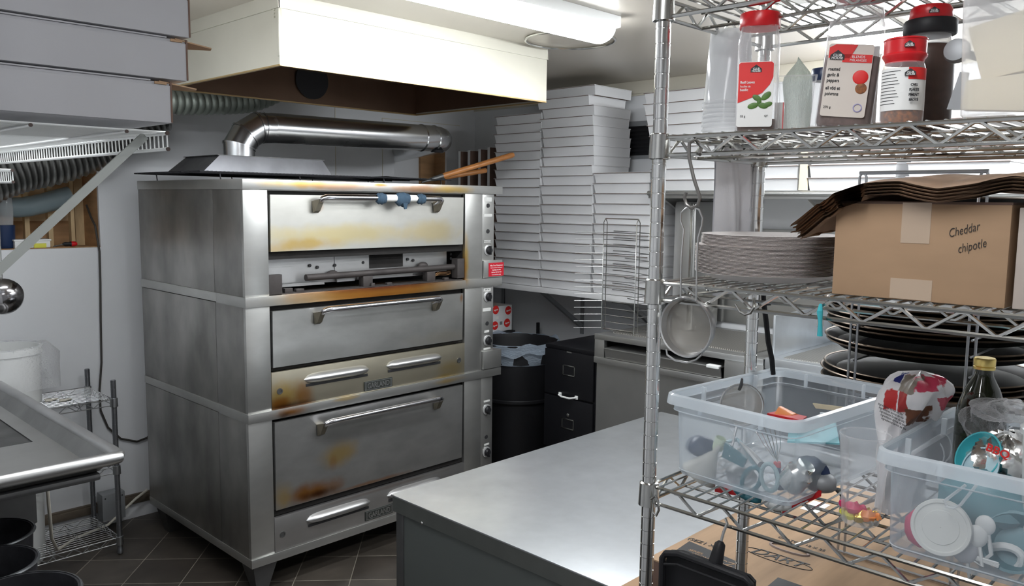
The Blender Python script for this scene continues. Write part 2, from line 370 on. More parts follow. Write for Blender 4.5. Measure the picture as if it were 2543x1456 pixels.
# louvre on the right wall
p0, p1 = at(1550, 312, X=WX), at(1602, 388, X=WX)
t = thing('wall_vent', 'black louvred vent on the right wall between pizza box stacks', 'vent', (WX, (p0.y+p1.y)/2-.1, p1.z))
b = MB(); ya, yb, za, zb = p1.y-.20, p0.y+.06, p1.z-.015, p0.z+.02
b.box(WX-.012, WX, ya, yb, za, za+.02); b.box(WX-.012, WX, ya, yb, zb-.03, zb); b.box(WX-.012, WX, ya, ya+.02, za, zb); b.box(WX-.012, WX, yb-.02, yb, za, zb); part('vent_frame', b, M['grey_box'], t)
b = MB(); b.box(WX-.003, WX, ya, yb, za+.02, zb-.03)
n = 8
for i in range(n):
    z = za+.024+(zb-za-.055)*i/(n-1); b.hexa([(WX-.012, ya+.02, z-.006), (WX-.010, ya+.02, z-.009), (WX-.003, ya+.02, z+.004), (WX-.005, ya+.02, z+.006)], [(WX-.012, yb-.02, z-.006), (WX-.010, yb-.02, z-.009), (WX-.003, yb-.02, z+.004), (WX-.005, yb-.02, z+.006)])
part('louvre', b, M['black'], t)
# round trim ring on ceiling
c = Vector((1.26, -.70, CEIL)); b = MB(); b.tube([c+Vector((.205*cos(a), .205*sin(a), -.006)) for a in [2*pi*k/48 for k in range(48)]], .006, 8, closed=True)
tag(b.build('ceiling_ring', M['chrome']), 'round chrome ring set on the ceiling beside the light and the hood', 'ceiling ring')
# ------------------------------------------------------------ hood
hb = 2.248; hx0, hx1, hy0 = -.075, 1.38, -.45; hy1 = at(1052, 288, Z=hb).y
t = thing('exhaust_hood', 'large cream and white sheet steel exhaust hood above the pizza oven', 'hood', ((hx0+hx1)/2, (hy0+hy1)/2, hb))
T = .004
b = MB(); b.box(hx0, hx1, hy0, hy0+T, hb, CEIL-.045); part('front_panel', b, M['hood'], t)
b = MB(); b.box(hx0, hx0+T, hy0+T, hy1, hb, CEIL-.045); part('side_panel', b, M['hood'], t)
b = MB(); b.box(hx1-T, hx1, hy0+T, hy1, hb, CEIL-.045); part('side_panel', b, M['hood'], t)
b = MB(); b.box(hx0+T, hx1-T, hy1-T, hy1, hb, CEIL-.005); part('rear_panel', b, M['grease'], t)
b = MB(); b.box(hx0+T, hx1-T, hy0+T, hy1-T, CEIL-.05, CEIL-.046)
b.box(hx0+T, hx0+T+.003, hy0+T, hy1-T, hb+.01, CEIL-.05); b.box(hx1-T-.003, hx1-T, hy0+T, hy1-T, hb+.01, CEIL-.05); b.box(hx0+T, hx1-T, hy0+T, hy0+T+.003, hb+.01, CEIL-.05)
b.hexa([(hx0+T, hy0+.3, CEIL-.055), (hx0+T, hy0+.3, CEIL-.051), (hx0+T, hy1-T, CEIL-.051), (hx0+T, hy1-T, hb+.16)], [(hx1-T, hy0+.3, CEIL-.055), (hx1-T, hy0+.3, CEIL-.051), (hx1-T, hy1-T, CEIL-.051), (hx1-T, hy1-T, hb+.16)])
part('inner_lining', b, M['grease'], t)
b = MB(); c = at(775, 205, Y=hy1-.012); b.lathe([(.09, 0), (.095, .004), (.095, .01), (.09, .01)], (c.x, hy1-.006, c.z+.01), 28, R=FY)
part('duct_opening', b, M['black'], t)
b = MB(); s_ = .012
for (xa, xb, ya, yb) in ((hx0, hx1, hy0-.001, hy0+s_), (hx0, hx1, hy1-s_, hy1+.002), (hx0-.001, hx0+s_, hy0, hy1), (hx1-s_, hx1+.001, hy0, hy1)): b.box(xa, xb, ya, yb, hb-.004, hb+.002)
part('drip_edge', b, pmat('stained_drip_edge', (.42, .30, .14), .4, .6), t)
b = MB(); z0 = CEIL-.045
b.box(hx0-.004, hx1+.004, hy0-.006, hy0, z0-.006, CEIL); b.box(hx0-.006, hx0, hy0-.006, hy1, z0-.006, CEIL); b.box(hx1, hx1+.006, hy0-.006, hy1, z0-.006, CEIL)
part('top_trim', b, M['hood'], t)
b = MB(); b.box(hx0-.003, hx0+.012, hy0-.003, hy0+.012, hb+.03, z0, .002)
for k in range(3): b.cyl((hx0-.005, hy0+.03, z0-.01-.012*k), (hx0, hy0+.03, z0-.01-.012*k), .004, 8)
part('corner_strip', b, M['hood'], t)
# ------------------------------------------------------------ flex ducts
def flex(name, pts, r, mat, label, pitch=.024, amp=.12, n=20):
    P = []
    pts = [Vector(p) for p in pts]
    for k in range(len(pts)-1):        # Catmull-Rom
        a, b_, c, d = pts[max(k-1, 0)], pts[k], pts[k+1], pts[min(k+2, len(pts)-1)]
        for j in range(30):
            u = j/30; P.append(.5*((2*b_)+(c-a)*u+(2*a-5*b_+4*c-d)*u*u+(3*b_-a-3*c+d)*u**3))
    P.append(pts[-1]); L = 0; R_ = [r]; Q = [P[0]]; step = pitch/4; acc = 0
    rs = [r*(1+amp*v) for v in (-1, .55, 1, .55)]; q = [P[0]]; rad = [rs[0]]; i = 1
    for a, b_ in zip(P, P[1:]):
        seg = (b_-a).length
        while acc+seg >= step:
            f = (step-acc)/seg; a = a.lerp(b_, f); q.append(a.copy()); rad.append(rs[i % 4]); i += 1; seg = (b_-a).length; acc = 0
            if seg < 1e-9: break
        acc += seg
    m_ = MB(); m_.tube(q, rad, n); return tag(m_.build(name, mat), label, 'duct')
flex('flexible_duct', [(-.30, 1.02, 2.26), (.10, 1.02, 2.245), (.40, 1.03, 2.265), (.62, 1.05, 2.30), (.80, 1.06, 2.38)], .060, M['duct_g'], 'ribbed grey-green flexible duct running under the back of the hood', .036, .11)
flex('flexible_duct', [at(-190, 520, Y=1.12), at(-60, 452, Y=1.15), at(40, 415, Y=1.17), at(130, 396, Y=1.18), at(215, 368, Y=1.18), at(300, 325, Y=1.15), at(390, 270, Y=1.12)], .112, M['duct'], 'shiny foil flexible duct hanging in front of the wall opening', .030, .12)
flex('flexible_duct', [(-1.20, 1.43, 1.93), (-.72, 1.42, 1.78), (-.48, 1.42, 1.70), (-.22, 1.42, 1.76)], .05, pmat('slate_blue_duct', (.22, .28, .30), .5), 'slate blue hose inside the wall opening behind the foil duct', .05, .015)
# ------------------------------------------------------------ pizza oven
OW, OD = 1.524, 1.095
Z0, Z1, Z2, Z3, Z4, Z5, Z6, Z7 = .14, .179, .792, .834, 1.296, 1.341, 1.797, 1.84
t = thing('pizza_oven', 'tall triple-deck stainless steel pizza oven with heat-stained doors', 'oven', (0, 0, 0))
OV = t
sx0, sx1 = .113, 1.255      # opening between the stiles
cx0 = 1.383; cx1 = 1.471    # control strip
front = stained('oven_front_steel', (.60, .60, .58), .33, [
    (.25, 0, 1.825, .20, .2, .03, Y_, .9), (.45, 0, 1.822, .35, .2, .03, O_, .6), (.70, 0, 1.83, .06, .2, .01, O_, .9), (.95, 0, 1.815, .2, .2, .025, O_, .7), (1.16, 0, 1.815, .17, .2, .03, Y_, .9),
    (1.262, 0, 1.45, .028, .2, .16, Y_, .9), (1.258, 0, 1.40, .012, .2, .1, O_, .7),
    (.69, 0, 1.318, .62, .2, .09, Y_, 1., .2), (.70, 0, 1.322, .58, .2, .09, O_, 1., .3), (.69, 0, 1.350, .60, .2, .034, (.10, .025, .012), 1., .35),
    (.20, 0, .812, .11, .2, .03, O_, .95), (.17, 0, .805, .05, .2, .02, D_, .6), (1.13, 0, .815, .13, .2, .02, Y_, .7), (.5, 0, .825, .1, .2, .012, Y_, .6)])
side = M['steel_side']
# carcass: three decks (side walls, back, top)
for k, (za, zb) in enumerate(((Z1, Z2), (Z3, Z4), (Z5, Z6))):
    b = MB(); b.box(0, .256, 0, .003, za, zb)     # left face, front stile of the side
    b = MB()
    b.box(0, .004, .02, .275, za, zb, .001); b.box(0, .004, .278, OD, za, zb, .001); b.box(OW-.05-.004, OW-.05, .02, OD, za, zb); b.box(.004, OW-.054, OD-.004, OD, za, zb)
    b.box(.004, OW-.054, .02, OD-.004, zb-.004, zb); part('deck_casing', b, side, t)
    b = MB(); b.box(0, sx0, 0, .02, za, zb, .0015); part('stile', b, front, t)
    b = MB(); b.box(sx1, cx0-.002, 0, .02, za, zb, .0015); part('stile', b, front, t)
    b = MB(); b.box(cx0, cx1, .004, .02, za, zb, .0015); part('control_strip', b, front, t)
    b = MB(); b.box(sx0, sx1, .30, .32, za, zb); b.box(sx0-.01, sx0, .02, .32, za, zb); b.box(sx1, sx1+.01, .02, .32, za, zb); part('chamber_lining', b, M['soot'], t)
# bands
b = MB(); b.box(-.004, OW, -.008, OD, Z6, Z7, .002); part('top_band', b, front, t)
b = MB(); b.box(-.004, OW, -.010, .26, Z4, Z5, .0015); b.box(-.004, OW-.045, .26, OD, Z4+.004, Z5, .0015); part('band', b, front, t)
b = MB(); b.box(-.004, OW, -.010, .26, Z2, Z3, .0015); b.box(-.004, OW-.045, .26, OD, Z2+.004, Z3, .0015); part('band', b, front, t)
b = MB(); b.box(-.002, OW, -.006, OD, Z0, Z1, .0015); part('base_band', b, front, t)
# legs
for (x, y) in ((.075, .075), (OW-.1, .075), (.075, OD-.09), (OW-.1, OD-.09)):
    b = MB(); b.hexa([(x-.028, y-.028, 0), (x+.028, y-.028, 0), (x+.028, y+.028, 0), (x-.028, y+.028, 0)], [(x-.06, y-.06, Z0), (x+.06, y-.06, Z0), (x+.06, y+.06, Z0), (x-.06, y+.06, Z0)]); part('leg', b, M['steel_dark'], t)
# doors
d1 = stained('top_door_steel', (.74, .73, .68), .36, [(.45, 0, 1.60, .5, .3, .06, (.68, .58, .32), .9), (.30, 0, 1.56, .20, .3, .035, Y_, .8), (1.0, 0, 1.60, .28, .3, .07, (.66, .55, .30), .8), (.15, 0, 1.54, .1, .3, .03, Y_, .6), (.36, 0, 1.725, .03, .3, .03, O_, .5), (1.06, 0, 1.745, .03, .3, .03, O_, .5)])
d2 = stained('middle_door_steel', (.60, .60, .58), .33, [(.35, 0, 1.23, .03, .3, .02, O_, .6), (1.1, 0, 1.05, .25, .3, .05, (.45, .42, .35), .6), (.3, 0, 1.05, .25, .3, .05, (.40, .40, .38), .6), (1.225, 0, 1.25, .015, .3, .03, O_, .7)], var=.35)
d3 = stained('bottom_door_steel', (.60, .60, .59), .34, [(.45, 0, .56, .13, .3, .07, Y_, .75), (.42, 0, .53, .03, .3, .05, O_, .35), (.32, 0, .41, .20, .3, .060, O_, .95), (.34, 0, .398, .13, .3, .030, D_, .9), (.16, 0, .42, .06, .3, .1, Y_, .6), (.62, 0, .38, .3, .3, .015, O_, .6), (.55, 0, .68, .25, .3, .06, (.30, .30, .28), .5)], var=.4)
def door(za, zb, mat, lean, hz, towel=False, hx=(.345, 1.045)):
    b = MB(); x0, x1 = .122, 1.236; T = .022
    b.hexa([(x0, -.004, za), (x1, -.004, za), (x1, -.004+T, za), (x0, -.004+T, za)], [(x0, -.004-lean, zb), (x1, -.004-lean, zb), (x1, -.004-lean+T, zb), (x0, -.004-lean+T, zb)])
    o = part('door', b, mat, t)
    b = MB(); y = -.004-lean-.058; xa, xb = hx
    pts = [(xa+.012, y+.056, hz-.034), (xa+.004, y+.03, hz-.022), (xa+.006, y+.008, hz-.006), (xa+.022, y, hz), (xa+.06, y, hz)]
    pts += [(xa+(xb-xa)*k/8, y, hz) for k in range(1, 8)] + [(xb-.06, y, hz), (xb-.022, y, hz), (xb-.006, y+.008, hz-.006), (xb-.004, y+.03, hz-.022), (xb-.012, y+.056, hz-.034)]
    b.tube(pts, [.009, .011, .013]+[.0138]*(len(pts)-6)+[.013, .011, .009], 12)
    h = part('handle', b, M['handle'], o)
    for x in (xa, xb): b = MB(); b.hexa([(x-.020, y+.050, hz-.070), (x+.008, y+.050, hz-.070), (x+.018, y+.058, hz-.018), (x-.020, y+.058, hz-.018)], [(x-.018, y+.030, hz-.060), (x+.006, y+.030, hz-.060), (x+.018, y+.012, hz-.008), (x-.008, y+.012, hz-.008)]); part('handle_bracket', b, M['bracket'], h)
    if towel:
        for xc, w, r in ((.66, .05, .022), (.785, .075, .026), (.90, .045, .021)):
            b = MB(); rr = []
            for i in range(9):
                u = i/8; rad = r*(.72+.28*sin(pi*u))+.002*((i*7) % 3)
                rr.append([Vector((xc-w/2+w*u, y+rad*cos(a)*.9, hz+rad*sin(a)*(1 if sin(a) > 0 else 1.25+.25*sin(pi*u)*(w > .06)))) for a in [2*pi*k/12 for k in range(12)]])
            b.rings(rr, True)
            if w > .06: b.hexa([(xc-.012, y-.026, hz-.024), (xc+.016, y-.026, hz-.022), (xc+.016, y-.016, hz-.022), (xc-.012, y-.016, hz-.024)], [(xc-.002, y-.024, hz-.052), (xc+.010, y-.024, hz-.050), (xc+.010, y-.018, hz-.05), (xc-.002, y-.018, hz-.052)])
            q = part('cloth_wrap', b, M['cloth_b'], o, 'dark blue cloth wrapped on handle')
        b = MB(); b.cyl((.675, y, hz), (.87, y, hz), .0165, 14); part('tape_wrap', b, M['paper'], o, 'silvery white tape on handle')
door(1.531, 1.776, d1, .004, 1.768, True)
door(1.022, 1.272, d2, .004, 1.266, False, (.345, 1.04))
door(.374, .776, d3, .004, .747, False, (.352, 1.048))
# dark slots around the doors
b = MB(); b.box(sx0, sx1, .022, .05, 1.495, 1.53); b.box(sx0, sx1, .03, .10, 1.775, Z6); part('door_slot', b, M['soot'], t)
b = MB(); b.box(sx0, sx1, .02, .05, 1.003, 1.02); b.box(sx0, sx1, .03, .06, 1.27, Z4); part('door_slot', b, M['soot'], t)
b = MB(); b.box(sx0, sx1, .02, .05, .341, .372); b.box(sx0, sx1, .03, .06, .775, Z2); part('door_slot', b, M['soot'], t)
# vent panels with louvres and name plates
vp = stained('vent_panel_steel', (.64, .59, .46), .33, [(.17, 0, .88, .14, .3, .09, Y_, .9), (.27, 0, .87, .07, .3, .10, O_, .75), (.15, 0, .85, .10, .3, .045, O_, 1.), (.20, 0, .835, .17, .3, .026, D_, .9), (1.15, 0, .87, .12, .3, .06, (.58, .45, .22), .85), (.9, 0, .86, .3, .3, .04, (.55, .50, .38), .6), (1.1, 0, .84, .1, .3, .02, Y_, .6)])
def vent_panel(za, zb, lz, nz, mat, top_dark):
    b = MB(); b.box(sx0+.001, sx1-.001, -.002, .018, za, zb, .001); o = part('vent_panel', b, mat, t)
    for (xa, xb) in ((.275, .63), (.735, 1.09)):
        b = MB(); rr = []
        n = 20
        for i in range(n+1):
            u = i/n; x = xa+(xb-xa)*u; k = math.sqrt(max(0., 1-(2*abs(u-.5))**6))
            if k < .08: k = .08
            rr.append([Vector((x, -.002-.028*k*sin(pi*min(1, a*1.0))**.75, lz+.027*k-(.050*k)*a)) if True else None for a in [j/8 for j in range(9)]])
        b.rings(rr, False, False, False)
        b.rings([[p+Vector((0, .0015, 0)) for p in r] for r in rr], False, False, False)
        q = part('louvre', b, M['steel'], o)
        b = MB(); b.box(xa+.008, xb-.008, -.0052, -.0032, lz-.033, lz-.020, .0008); part('louvre_gap', b, M['ink'], o)
    b = MB(); b.box(.600, .768, -.006, -.002, nz-.024, nz+.024, .001); pl = part('name_plate', b, pmat('dark_name_plate', (.045, .05, .045), .45, .4), o)
    b = MB()
    for q in (nz-.020, nz+.018): b.box(.604, .764, -.0075, -.006, q, q+.002)
    for x in (.606, .612, .756, .762): b.box(x-.001, x+.001, -.0075, -.006, nz-.018, nz+.018)
    part('plate_border', b, M['steel'], o)
    text('GARLAND', .036, (.684, -.0072, nz-.001), FY, M['steel'], o, sx=.78, bold=.0006)
    for x, z in ((.152, (za+zb)/2-.005), (1.213, (za+zb)/2-.005)):
        b = MB(); b.lathe([(.014, 0), (.014, .003), (.009, .003), (.009, .001), (.001, .001)], (x, -.002, z), 16, R=FY); b.box(x-.008, x+.008, -.004, -.003, z-.0012, z+.0012); part('screw', b, M['steel_dark'], o)
vent_panel(.835, 1.001, .946, .864, vp, 0)
vent_panel(.181, .340, .284, .215, stained('low_vent_panel_steel', (.55, .54, .53), .34, [(.7, 0, .33, .5, .3, .012, (.30, .22, .18), .5)]), 0)
# the open burner bay under the top door
yb = .085
b = MB(); b.box(sx0, 1.10, yb, yb+.003, 1.372, 1.495); b.box(1.10, 1.20, yb, yb+.003, 1.385, 1.495); part('burner_shield', b, M['steel'], t)
b = MB(); b.box(.50, .675, yb-.004, yb-.001, 1.376, 1.494); part('cover_plate', b, M['steel'], t)
b = MB(); b.box(.70, .905, yb-.003, yb-.001, 1.425, 1.490); part('burner_window', b, M['soot'], t)
for x, z in ((.365, 1.455), (.405, 1.445), (.50, 1.45), (.66, 1.456), (.935, 1.46), (.97, 1.453), (1.225, 1.475), (1.225, 1.452)): b = MB(); b.cyl((x, yb-.007, z), (x, yb-.003, z), .0075, 10); part('shield_hole', b, M['ink'], t)
b = MB(); b.box(.15, .285, yb-.012, yb-.009, 1.385, 1.455); b.box(.145, .43, yb-.022, yb-.012, 1.366, 1.379); b.box(.50, .60, yb-.022, yb-.012, 1.372, 1.385); b.box(.62, .95, yb-.022, yb-.012, 1.376, 1.388); part('shield_lip', b, M['steel'], t)
for x, z in ((.475, 1.41), (1.02, 1.425)): b = MB(); b.blob((x, yb-.02, z), .032, 14, (1, .6, .6)); part('burner_cap', b, M['rustpipe'], t)
b = MB(); b.tube([(.315, .035, 1.405), (.33, .035, 1.405), (.7, .035, 1.408), (1.235, .035, 1.412)], .0155, 14); part('gas_pipe', b, M['rustpipe'], t)
b = MB()
for x in (.62, 1.015): b.box(x, x+.055, .022, .06, 1.345, 1.395, .003)
b.box(.20, .24, .02, .04, 1.342, 1.365, .003); b.box(.26, .30, .025, .045, 1.342, 1.358, .002); b.box(.66, .68, .012, .03, 1.342, 1.36, .002); b.box(.76, .79, .02, .04, 1.342, 1.356, .002); b.box(1.13, 1.16, .02, .04, 1.345, 1.358, .002)
b.box(.15, 1.25, .012, .075, 1.341, 1.345); part('pipe_bracket', b, M['rustpipe'], t)
b = MB(); b.box(sx0+.001, .178, .003, .03, 1.343, 1.43, .002); part('hinge_block', b, M['rustpipe'], t)
b = MB(); b.box(1.205, 1.254, .003, .05, 1.352, 1.455, .002); part('hinge_block', b, M['rustpipe'], t)
b = MB()
for k in range(4): b.tube([(1.07+.01*k, .055, 1.362+.006*k), (1.12, .05, 1.372+.006*k), (1.17, .055, 1.368+.007*k), (1.20, .05, 1.374+.006*k)], .0009, 5)
part('gas_wire', b, pmat('copper_wire', (.45, .25, .12), .4, .8), t)
# controls
def knob(z, big=True):
    b = MB(); b.lathe([(.030, 0), (.030, .004), (.026, .006)], (1.427, .003, z), 24, R=FY); q = part('knob_plate', b, M['knob_plate'], t)
    b = MB(); b.lathe([(.021, 0), (.021, .008), (.016, .014), (.015, .016)], (1.427, -.003, z), 12, R=FY); b.box(1.423, 1.431, -.024, -.004, z-.024, z+.024, .002); part('knob', b, M['black'], q)
for z in (1.493, 1.238, .995, .605, .362): knob(z)
for z in (1.735, 1.596, 1.09, .449): b = MB(); b.lathe([(.0115, 0), (.0115, .003), (.007, .003)], (1.425, .004, z), 16, R=FY); part('indicator', b, M['ink'], t)
for (x0, x1, za, zb) in ((1.398, 1.452, 1.757, 1.779), (1.395, 1.455, 1.675, 1.690), (1.398, 1.446, 1.535, 1.547), (1.396, 1.450, 1.268, 1.286), (1.392, 1.452, 1.158, 1.176), (1.405, 1.440, 1.040, 1.052), (1.40, 1.452, .945, .955), (1.405, 1.45, .648, .658), (1.41, 1.448, .400, .41)):
    b = MB(); b.box(x0, x1, .0025, .004, za, zb); part('label_strip', b, pmat('worn_label', (.62, .62, .60), .6) if 'worn_label' not in bpy.data.materials else bpy.data.materials['worn_label'], t)
text('THERMOSTAT', .009, (1.422, .0022, 1.541), FY, M['ink'], t); text('OFF  ON', .008, (1.423, .0022, 1.277), FY, M['ink'], t)
b = MB(); b.box(1.385, OW-.001, -.012, .02, 1.343, 1.438, .002); bx = part('control_box', b, front, t)
b = MB(); b.box(1.418, 1.532, -.0145, -.0125, 1.350, 1.424); part('red_sign', b, M['sign'], bx, 'red sign with white lettering')
for k, (s, sz) in enumerate((('Allan Food Equipment', .0125), ('Sales Parts and Service of all Equipment', .0065), ('Tel: (905) 737-5990', .0095), ('Toll Free: 1-877-337-1437', .0085), ('Commercial kitchen repair', .0075))):
    text(s, sz, (1.475, -.0149, 1.409-.0125*k), FY, M['paper'], bx, sx=.86)
b = MB(); b.box(1.385, OW-.001, -.012, .10, .838, .938, .002); part('control_box', b, front, t)
# cord hole etc on the side
# ------------------------------------------------------------ rack and flue canopy on top of the oven
b = MB(); z = 1.876; xa, xb, ya, yb = -.06, 1.385, .26, .98
for i in range(75):
    x = xa+(xb-xa)*i/74; b.tube([(x, ya, z), (x, yb, z)], .0016, 4)
for y in (ya, .45, .63, .8, yb): b.tube([(xa, y, z-.003), (xb, y, z-.003)], .003, 5)
for x in (xa+.10, xa+.5, xb-.45, xb-.06):
    for y in (ya+.02, yb-.02): b.tube([(x, y, z), (x+.004, y, z-.034)], .003, 5)
tag(b.build('wire_grate', M['iron']), 'blackened wire grate lying flat on top of the pizza oven', 'grate')
t = thing('flue_canopy', 'sloped steel flue box on the oven top with a round duct rising out', 'flue box', (.40, .62, 1.879))
cy0, cy1 = .47, .85; zt = 1.957
b = MB(); b.hexa([(.045, cy0-.02, 1.879), (.735, cy0-.02, 1.879), (.735, cy1, 1.879), (.045, cy1, 1.879)], [(.135, cy0, zt), (.69, cy0, zt), (.69, cy1-.02, zt), (.135, cy1-.02, zt)]); b.box(.04, .74, cy0-.024, cy1+.004, 1.879, 1.883)
part('canopy', b, pmat('smoky_steel', (.30, .30, .32), .38, .85, var=.4, vscale=5), t)
b = MB(); b.box(.125, .70, cy0-.004, cy1-.016, zt, zt+.003); part('canopy_top', b, M['steel_dark'], t)
# round pipe: riser, mitred elbow, long run, end elbow
R_ = .075; py = .60
def pipe_piece(pts, r=R_): b = MB(); b.tube(pts, r, 32, cap=False); return b
t2 = thing('flue_pipe', 'shiny galvanised flue pipe with a jointed elbow over the oven', 'pipe', (.30, py, zt+.003))
xc = .300; zc = 2.100
b = MB(); rr = []
def mring(c, d, r, n=32):
    d = Vector(d).normalized(); a = Vector((0, 1, 0)); q = d.cross(a); return [Vector(c)+a*(r*cos(2*pi*k/n))+q*(r*sin(2*pi*k/n)) for k in range(n)]
def mitre(c, d0, d1, r):
    """ring where two pipe pieces with directions d0 and d1 meet"""
    d0, d1 = Vector(d0).normalized(), Vector(d1).normalized(); nrm = (d0+d1).normalized(); a = Vector((0, 1, 0)); q = nrm.cross(a)
    k = 1/max(.2, nrm.dot(d0)); return [Vector(c)+a*(r*cos(2*pi*i/32))+q*(r*k*sin(2*pi*i/32)) for i in range(32)]
dirs = [(0, 0, 1), (sin(radians(30)), 0, cos(radians(30))), (sin(radians(62)), 0, cos(radians(62))), (1, 0, .0)]
nodes = [Vector((xc, py, zt+.003)), Vector((xc, py, 2.012)), Vector((xc+.035, py, 2.065)), Vector((xc+.10, py, 2.108)), Vector((xc+.20, py, 2.113))]
rg = [mring(nodes[0], dirs[0], R_), mitre(nodes[1], dirs[0], dirs[1], R_), mitre(nodes[2], dirs[1], dirs[2], R_), mitre(nodes[3], dirs[2], dirs[3], R_), mring(nodes[4], dirs[3], R_)]
for k in range(4):
    b = MB(); b.rings([rg[k], rg[k+1]], True, False, False); part('elbow_segment', b, M['galv'], t2)
b = MB()
for k in (1, 2, 3): b.rings([[p+(p-nodes[k]).normalized()*.0035 for p in [q+(nodes[k]-nodes[k-1]).normalized()*s for q in rg[k]]] for s in (-.004, .004)], True, False, False)
b.rings([mring((xc+.125+s, py, 2.110), (1, 0, 0), R_+.004) for s in (-.003, .003)], True, False, False)
part('seam_bead', b, M['galv'], t2)
e0 = at(1085, 345, Y=py).x
b = MB(); b.rings([mring((nodes[4].x-.03, py, 2.113), (1, 0, 0), R_-.004), mring((nodes[4].x-.028, py, 2.113), (1, 0, 0), R_+.0005), mring((e0-.12, py, 2.125), (1, 0, 0), R_+.0005)], True, False, False); part('straight_run', b, M['galv'], t2)
b = MB()
for x in (e0-.125, e0-.03): b.rings([mring((x+s, py, 2.124), (1, 0, 0), R_+e) for s, e in ((-.006, .001), (0, .006), (.006, .001))], True, False, False)
part('seam_bead', b, M['galv'], t2)
b = MB(); pts = [(e0-.12, py, 2.125), (e0-.03, py, 2.126)]+[(e0-.03+.11*sin(a), py+.11*(1-cos(a)), 2.126-.004*a) for a in [radians(k) for k in (22, 45, 68, 90)]]+[(1.90, WY+.10, 2.10)]
b.tube(pts, R_+.001, 32, cap=False); part('end_elbow', b, M['galv'], t2)
c = at(1083, 372, Y=py-.01); b = MB(); b.lathe([(.040, 0), (.036, -.012), (.030, -.012), (.0005, -.006)], (c.x, py-.02, 2.126-R_+.006), 24); part('damper_opening', b, M['black'], t2)
# peels
def peel(x0, y0, z0, x1, y1, z1, r, label):
    t = thing('pizza_peel', label, 'pizza peel', (x0, y0, z0), group='pizza peels on the oven'); A, B_ = Vector((x0, y0, z0)), Vector((x1, y1, z1)); d = (B_-A).normalized()
    b = MB(); b.tube([A, A.lerp(B_, .05), A.lerp(B_, .97), B_-d*.004, B_], [r*.75, r, r*1.05, r*.9, r*.5], 12); part('handle', b, M['wood'], t)
    b = MB(); b.tube([A-d*.13, A-d*.05, A+d*.01], [.004, .012, r*.9], 10); part('ferrule', b, M['steel_dark'], t)
    C_ = A-d*.13; b = MB(); b.hexa([(C_.x-.34, C_.y-.12, 1.881), (C_.x-.34, C_.y+.22, 1.881), (C_.x-.03, C_.y+.14, 1.881), (C_.x, C_.y, 1.881), (C_.x-.03, C_.y-.08, 1.881)], [(C_.x-.34, C_.y-.12, 1.884), (C_.x-.34, C_.y+.22, 1.876), (C_.x-.03, C_.y+.14, 1.876), (C_.x, C_.y, 1.878), (C_.x-.03, C_.y-.08, 1.876)]); part('blade', b, M['steel_dark'], t)
a, c = at(1096, 440, Y=.42), at(1276, 384, Y=.30); peel(a.x, a.y, a.z+.004, c.x, c.y, c.z, .016, 'upper wooden-handled pizza peel sticking out from the oven top')
a, c = at(1100, 444, Y=.60), at(1209, 423, Y=.50); peel(a.x, a.y, a.z+.006, c.x, c.y, c.z, .015, 'lower shorter wooden-handled pizza peel on the oven top')
# ------------------------------------------------------------ left wall: wire shelves, cartons
def vent_shelf(x0, x1, y0, y1, z, label, brace=True):
    t = thing('wall_shelf', label, 'shelf', ((x0+x1)/2, y0, z))
    b = MB(); n = int((y1-y0)/.0255)
    for i in range(n+1):
        y = y0+.004+i*.0255
        b.tube([(x0+.005, y, z+.003), (x1-.002, y, z+.003), (x1+.001, y, z+.001), (x1+.002, y, z-.036)], .0019, 5)
    for i in range(n):
        y = y0+.017+i*.0255; b.tube([(x0+.005, y, z+.003), (x1-.03, y, z+.003)], .0017, 4)
    o = part('deck_wires', b, M['plastic_w'], t)
    for (x, zz, r) in ((x1, z, .0042), (x1+.001, z-.038, .0042), (x1-.095, z-.002, .0034), (x0+.008, z-.002, .0036), ((x0+x1)/2-.04, z-.002, .0034)):
        b = MB(); b.cyl((x, y0, zz), (x, y1, zz), r, 8); rl = part('rail', b, M['plastic_w'], t)
        b = MB(); b.cyl((x, y0-.002, zz), (x, y0+.002, zz), r+.0008, 10); part('end_cap', b, pmat('dark_cap', (.05, .03, .025), .5) if 'dark_cap' not in bpy.data.materials else bpy.data.materials['dark_cap'], rl, 'dark end cap')
    return t
e = at(415, 331, Y=-1.2); SX, SZ = e.x, e.z
sh = vent_shelf(LX, SX, -1.2, .32, SZ, 'white wire wall shelf carrying the big white cartons, top left')
q = at(360, 345, X=SX-.012)
b = MB(); p0 = Vector((SX-.012, q.y, SZ-.002)); p1 = Vector((LX+.01, q.y, SZ-.002-(SX-.012-LX-.01)*.955)); d = (p1-p0).normalized(); n_ = Vector((0, 0, 1)).cross(d).cross(d).normalized()*.010
def slab(b, p0, p1, n_, w):
    yv = Vector((0, w, 0)); b.hexa([p0-n_-yv, p0+n_-yv, p0+n_+yv, p0-n_+yv], [p1-n_-yv, p1+n_-yv, p1+n_+yv, p1-n_+yv])
slab(b, p0, p1, n_, .0035); yy = Vector((0, .004, 0)); slab(b, p0+n_*.9+yy, p1+n_*.9+yy, n_*.15, .007); b.box(p1.x-.010, p1.x+.004, p1.y-.010, p1.y+.010, p1.z-.03, p1.z+.03, .002)
part('brace', b, pmat('grey_white_brace', (.40, .42, .40), .5), sh)
vent_shelf(LX, -.875, -.12, .96, 1.842, 'second white wire wall shelf, farther back near the wall opening')
